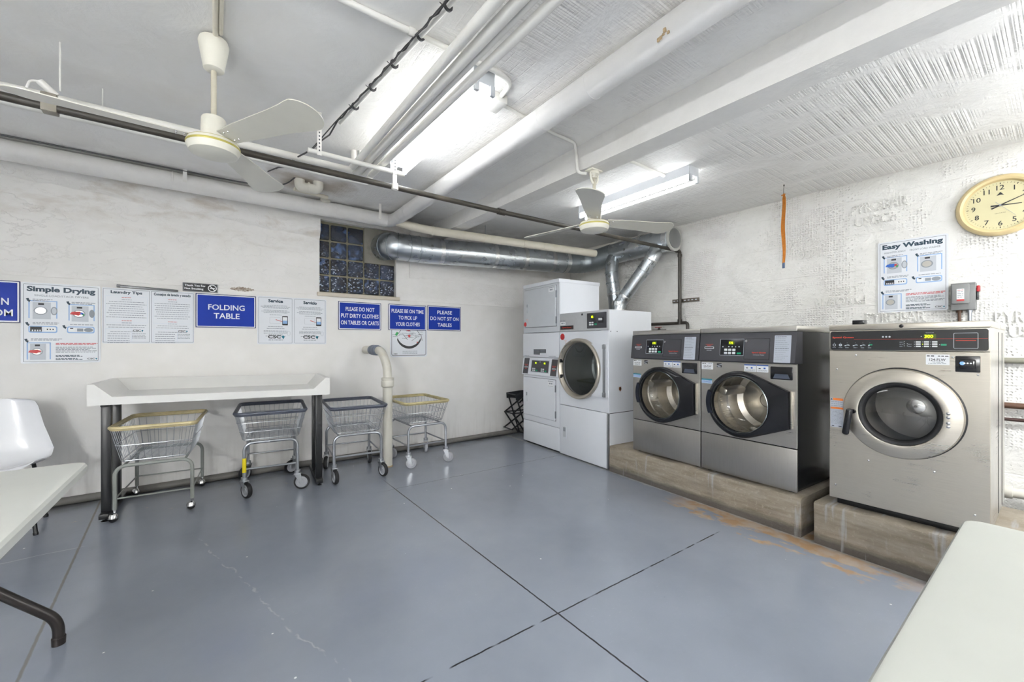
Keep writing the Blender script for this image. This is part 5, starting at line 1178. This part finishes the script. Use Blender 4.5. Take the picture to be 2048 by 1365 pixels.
pipe('conduit', [(0.012, -2.3, zc), (.006, 2.30, zc)], .011, CREAM_P, 'cream conduit pair leading along the ceiling to the near fan', 'conduit', n=10, bands=[((.026, .0, zc), (0, 1, 0), 4.55, .009)], band_m=CREAM_P)
t = thing('cable_run', 'white conduit on the ceiling with a dark cable tied along it', 'cable', (0, 0, 0)); cpth = [(.84, -1.0, 2.64), (.81, 1.30, 2.64), (.76, 1.745, 2.64), (.700, 2.248, 2.64), (.645, 2.72, 2.635)]
b = MB(); b.tube(cpth, .0115, 10); b.build('conduit', WHITE_P, t)
b = MB(); q = random.Random(8); cp2 = []
for i in range(len(cpth)-1):
    for j in range(10):
        f = j/10; p = Vector(cpth[i]).lerp(Vector(cpth[i+1]), f); cp2.append((p.x-.016-abs(.012*math.sin(j*1.26+i*2)), p.y, p.z-.012+.004*math.sin(j*2+i)))
cp2 += [(.60, 2.80, 2.58), (.53, 2.78, 2.50), (.50, 2.80, 2.46), (.44, 2.95, 2.45), (.42, 3.3, 2.50), (.40, 3.6, 2.60), (.36, 3.9, 2.66)]
b.tube(cp2, .0048, 6); b.tube([(p[0]-.009, p[1]+.03, p[2]-.003) for p in cp2[::3]], .0036, 6); b.build('cable', CABLE, t)
for i in range(1, 5):
    for f in (.0, .5):
        if i == 4: continue
        p = Vector(cpth[i]).lerp(Vector(cpth[i+1]), f); d = (Vector(cpth[i+1])-Vector(cpth[i])).normalized(); b = MB(); b.tube([p-d*.004, p+d*.004], .022, 10); b.tube([p+Vector((-.02, 0, -.01)), p+Vector((-.035, .006, .004))], .002, 5); b.build('cable_tie', CABLE, t)
pipe('cable', [(-2.98, 4.26, 2.652), (-.9, 4.265, 2.652), (.1, 4.262, 2.648), (.42, 4.22, 2.64), (.52, 4.0, 2.635), (.56, 3.9, 2.66)], .006, CABLE, 'dark cable lying along the top of the lagged wall pipe', 'cable', fil=.08, n=6)

# ---------------------------------------------------------------- dryer exhaust ducts
t = thing('exhaust_duct', 'shiny galvanised duct run from the window panel to a capped trunk over the dryers', 'duct', (1.6, 4.35, 2.33))
def D(b): b.M = Matrix.Translation((-1.6, -4.35, -2.33)); return b
RD = .147
run = fillet([(1.57, 4.66, 2.345), (1.57, 4.405, 2.32), (1.95, 4.37, 2.312), (3.80, 4.05, 2.35)], .2, 10)
b = D(MB()); b.tube(run, RD, 36); b.build('long_run', GALV, t)
elb = fillet([(3.75, 4.06, 2.349), (4.20, 3.985, 2.37), (4.295, 3.60, 2.43)], .28, 10)
b = D(MB()); b.tube(elb, .142, 36); b.build('corner_elbow', GALV2, t)
b = D(MB()); b.tube([(4.29, 3.66, 2.43), (4.30, 3.2, 2.45), (4.30, 2.70, 2.46)], .132, 36); b.build('trunk', GALV, t)
b = D(MB()); b.cyl((4.30, 2.71, 2.46), (4.30, 2.69, 2.46), .145, n=40); b.build('end_flange', m_paint('dull_putty_metal', '#b6b6b1', 30, .4, .5, .3, '#8a8880'), t)
b = D(MB()); b.cyl((4.30, 2.6895, 2.46), (4.30, 2.684, 2.46), .115, n=36); b.build('end_cap', m_galv('mottled_cap', '#9a9c9c', .4), t)
def band(p, d, w, r, m, nm='tape_band'):
    p = Vector(p); d = Vector(d).normalized(); q = D(MB()); q.tube([p-d*w/2, p+d*w/2], r, 36, caps=True); return q.build(nm, m, t)
dv = Vector((1.85, -.32, .038))
for f, w in ((.1, .05), (.46, .045), (.68, .05), (.9, .05)): band(Vector((1.95, 4.37, 2.312))+dv*f, dv, w, RD+.0015, FOIL)
for i in (3, 6, 9, 12, 15):
    if i+1 < len(run)-1: band(run[i], run[i+1]-run[i-1], .008, RD+.004, GALV2, 'seam')
for i in (1, 3, 5, 7, 9):
    if i+1 < len(elb): band(elb[i], elb[i+1]-elb[i-1], .008, .146, GALV2, 'seam')
for y, w in ((2.76, .06), (3.12, .05), (3.60, .05)): band((4.30, y, 2.458 if y < 3.3 else 2.437), (0, -1, .02), w, .1335, FOIL)
band((3.84, 4.045, 2.352), dv, .06, .15, FOIL)
b = D(MB()); b.tube(fillet([(1.0+1.62, 4.12, ZC), (1.0+1.62, 4.12, 2.5)], .01), .003, 6); b.build('hanger_wire', ZINC, t)
for f in (.25, .3, .55): 
    p = Vector((1.95, 4.37, 2.312))+dv*f; b = D(MB()); b.cyl((p.x-.02, p.y-.145, p.z-.02), (p.x-.02, p.y-.152, p.z-.02), .004, n=8); b.build('screw', CHROME, t)
def branch(pts, r, label, bands):
    o = Vector(pts[-1]); t2 = thing('branch_duct', label, 'duct', tuple(o)); pth = fillet(pts, .12, 8)
    b = MB(); b.M = Matrix.Translation(-o); b.tube(pth, r, 28); b.build('pipe', GALV, t2)
    for p, d, w, m in bands: p = Vector(p); d = Vector(d).normalized(); b = MB(); b.M = Matrix.Translation(-o); b.tube([p-d*w/2, p-d*w*.3, p+d*w*.3, p+d*w/2], r, 28, rs=[r+.001, r+.003, r+.003, r+.001]); b.build('foil_band', m, t2)
branch([(4.30, 3.55, 2.43), (4.20, 3.52, 2.33), (4.16, 3.50, 2.15), (4.15, 3.43, 1.75), (4.15, 3.40, 1.30)], .082, 'branch duct dropping straight down behind the two dryers', [((4.162, 3.502, 2.16), (0, .02, 1), .02, GALV2), ((4.152, 3.45, 1.87), (0, .15, 1), .03, FOIL), ((4.155, 3.48, 2.02), (0, .1, 1), .012, GALV2)])
branch([(4.28, 2.93, 2.43), (4.18, 2.86, 2.33), (4.13, 2.87, 2.24), (4.02, 3.24, 1.75), (4.0, 3.26, 1.68), (4.0, 3.26, 1.25)], .078, 'branch duct slanting down to the round-door dryer, wrapped in foil at its foot', [((4.125, 2.88, 2.225), (-.2, .6, -.8), .03, FOIL), ((4.035, 3.19, 1.815), (-.2, .6, -.8), .04, FOIL), ((4.003, 3.258, 1.73), (-.05, .2, -.9), .06, FOIL), ((4.0, 3.26, 1.62), (0, 0, 1), .09, FOIL), ((4.10, 2.97, 2.11), (-.2, .6, -.8), .012, GALV2)])

# ---------------------------------------------------------------- pipework low on the walls
o = pipe('gas_pipe', [(4.452, 2.72, 1.52), (4.452, 2.72, 1.485), (4.447, 2.95, 1.485), (4.445, 3.13, 1.485)], .019, DARKPIPE, 'dark pipe branching along the wall behind the tall dryer', fil=.02, n=12, bands=[((4.452, 2.72, 1.50), (0, 0, 1), .06, .026)], band_m=DARKPIPE)
b = MB(); b.tube(fillet([(4.452, 2.72, 1.487), (4.45, 2.64, 1.487), (4.45, 2.62, 1.47), (4.45, 2.62, 1.25)], .04), .019, 12); b.build('drop', DARKPIPE, o)
t = thing('pipe_clip', 'short slotted steel channel clamping the dark pipe to the right wall', 'bracket', rwp(.0, 1.755, 0), RA)
b = MB(); b.rbox(-.165, .165, -.022, 0, -.021, .021, .002); b.build('channel', m_paint('rusty_channel', '#5d554b', 40, .4, .5, .6, '#a3978a'), t)
b = MB()
for i in range(7): b.flat(rrect(-.15+.045*i, -.125+.045*i, -.006, .006, .005), -.0226)
b.build('slots', LGREY, t)
b = MB(); b.rbox(-.05, -.03, -.07, -.02, -.012, .012, .003); b.build('clamp', DARKPIPE, t)
t = thing('gas_meter', 'small grey finned control box on the wall behind the left washer', 'box', rwp(-.545, 1.38, 0), RA)
b = MB(); b.rbox(-.06, .065, -.16, -.02, 0, .13, .004); b.build('housing', GREYBOX, t)
b = MB()
for i in range(7): b.rbox(-.01+.010*i, -.006+.010*i, -.166, -.158, .02, .12, .001)
b.build('fins', LGREY, t)
t = thing('valve', 'red lever valve on the wall pipes behind the left washer', 'valve', rwp(-.30, 1.405, .09), RA)
b = MB(); b.tube([(-.09, 0, .0), (.09, 0, 0)], .012, 10); b.lathe([(.016, -.012), (.018, .0), (.016, .02), (.006, .035)], n=14); b.build('body', DARKPIPE, t)
b = MB(); b.rbox(-.055, .03, -.012, .012, .034, .042, .004); b.build('lever', mat('red_lever', '#a8202a', .35, 0, .03), t)
for z, r, m, lab, off in ((1.122, .021, m_paint('olive_grey_stripe', '#8b8a7c', 20, .2, .5, .3), 'upper olive-grey stripe built as a tube along the right wall past the big washer', .03), (.806, .0215, BROWN, 'middle brown pipe along the right wall past the big washer', .05), (.708, .0125, mat('dark_maroon_pipe', '#3c2723', .45, .1, .1), 'lowest dark thin pipe along the right wall past the big washer', .05)):  # topmost of the three is a blurred stripe, built as a tube
    pipe('supply_pipe', [rwp(1.75, z, off), rwp(4.6, z-.01, off)], r, m, lab, n=14)
t = thing('drain_pipe', 'off-white floor pipe that bends over into the back wall, with a grey rubber coupling', 'pipe', (1.42, 4.07, 0))
b = MB(); b.tube([(0, 0, 0), (0, 0, .84)], .047, 24); b.lathe([(.049, .80), (.062, .81), (.064, .86), (.058, .872), (.062, .88), (.062, .895), (.046, .90)], n=28); b.build('stack', PVC, t)
b = MB(); b.tube(fillet([(0, 0, .88), (-.004, .005, 1.02), (-.03, .09, 1.165), (-.05, .24, 1.175), (-.07, .5, 1.175)], .11, 8), .043, 24); b.build('bend', PVC, t)
b = MB(); p0, p1 = Vector((-.045, .16, 1.172)), Vector((-.058, .32, 1.175)); d = p1-p0
b.tube([p0, p0+d*.15, p0+d*.18, p0+d*.4, p0+d*.42, p0+d*.6, p0+d*.62, p0+d*.82, p0+d*.85, p1], .052, 24, rs=[.05, .05, .054, .054, .051, .051, .054, .054, .05, .05]); b.build('rubber_coupling', GREYC, t)
b = MB(); b.lathe([(.052, .0), (.05, .006), (.047, .012)], n=24); b.build('floor_collar', mat('tan_collar', '#a08d6c', .7, 0, .2), t)
pipe('waste_pipe', [rwp(2.15, .205, .10), rwp(2.60, .205, .10)], .034, PVC, 'short off-white waste pipe low on the wall beyond the big washer', n=18, bands=[(rwp(2.42, .205, .10), (0, 1, 0), .06, .044)])
b = MB(); b.rbox(-.05, .05, -.04, .04, 0, .12, .01); o = b.build('brick', CONC); o.location = (4.30, .335, 0); o.rotation_euler = (0, 0, R(15)); tag(o, 'loose mossy brick standing on the dark floor beyond the big washer', 'brick')
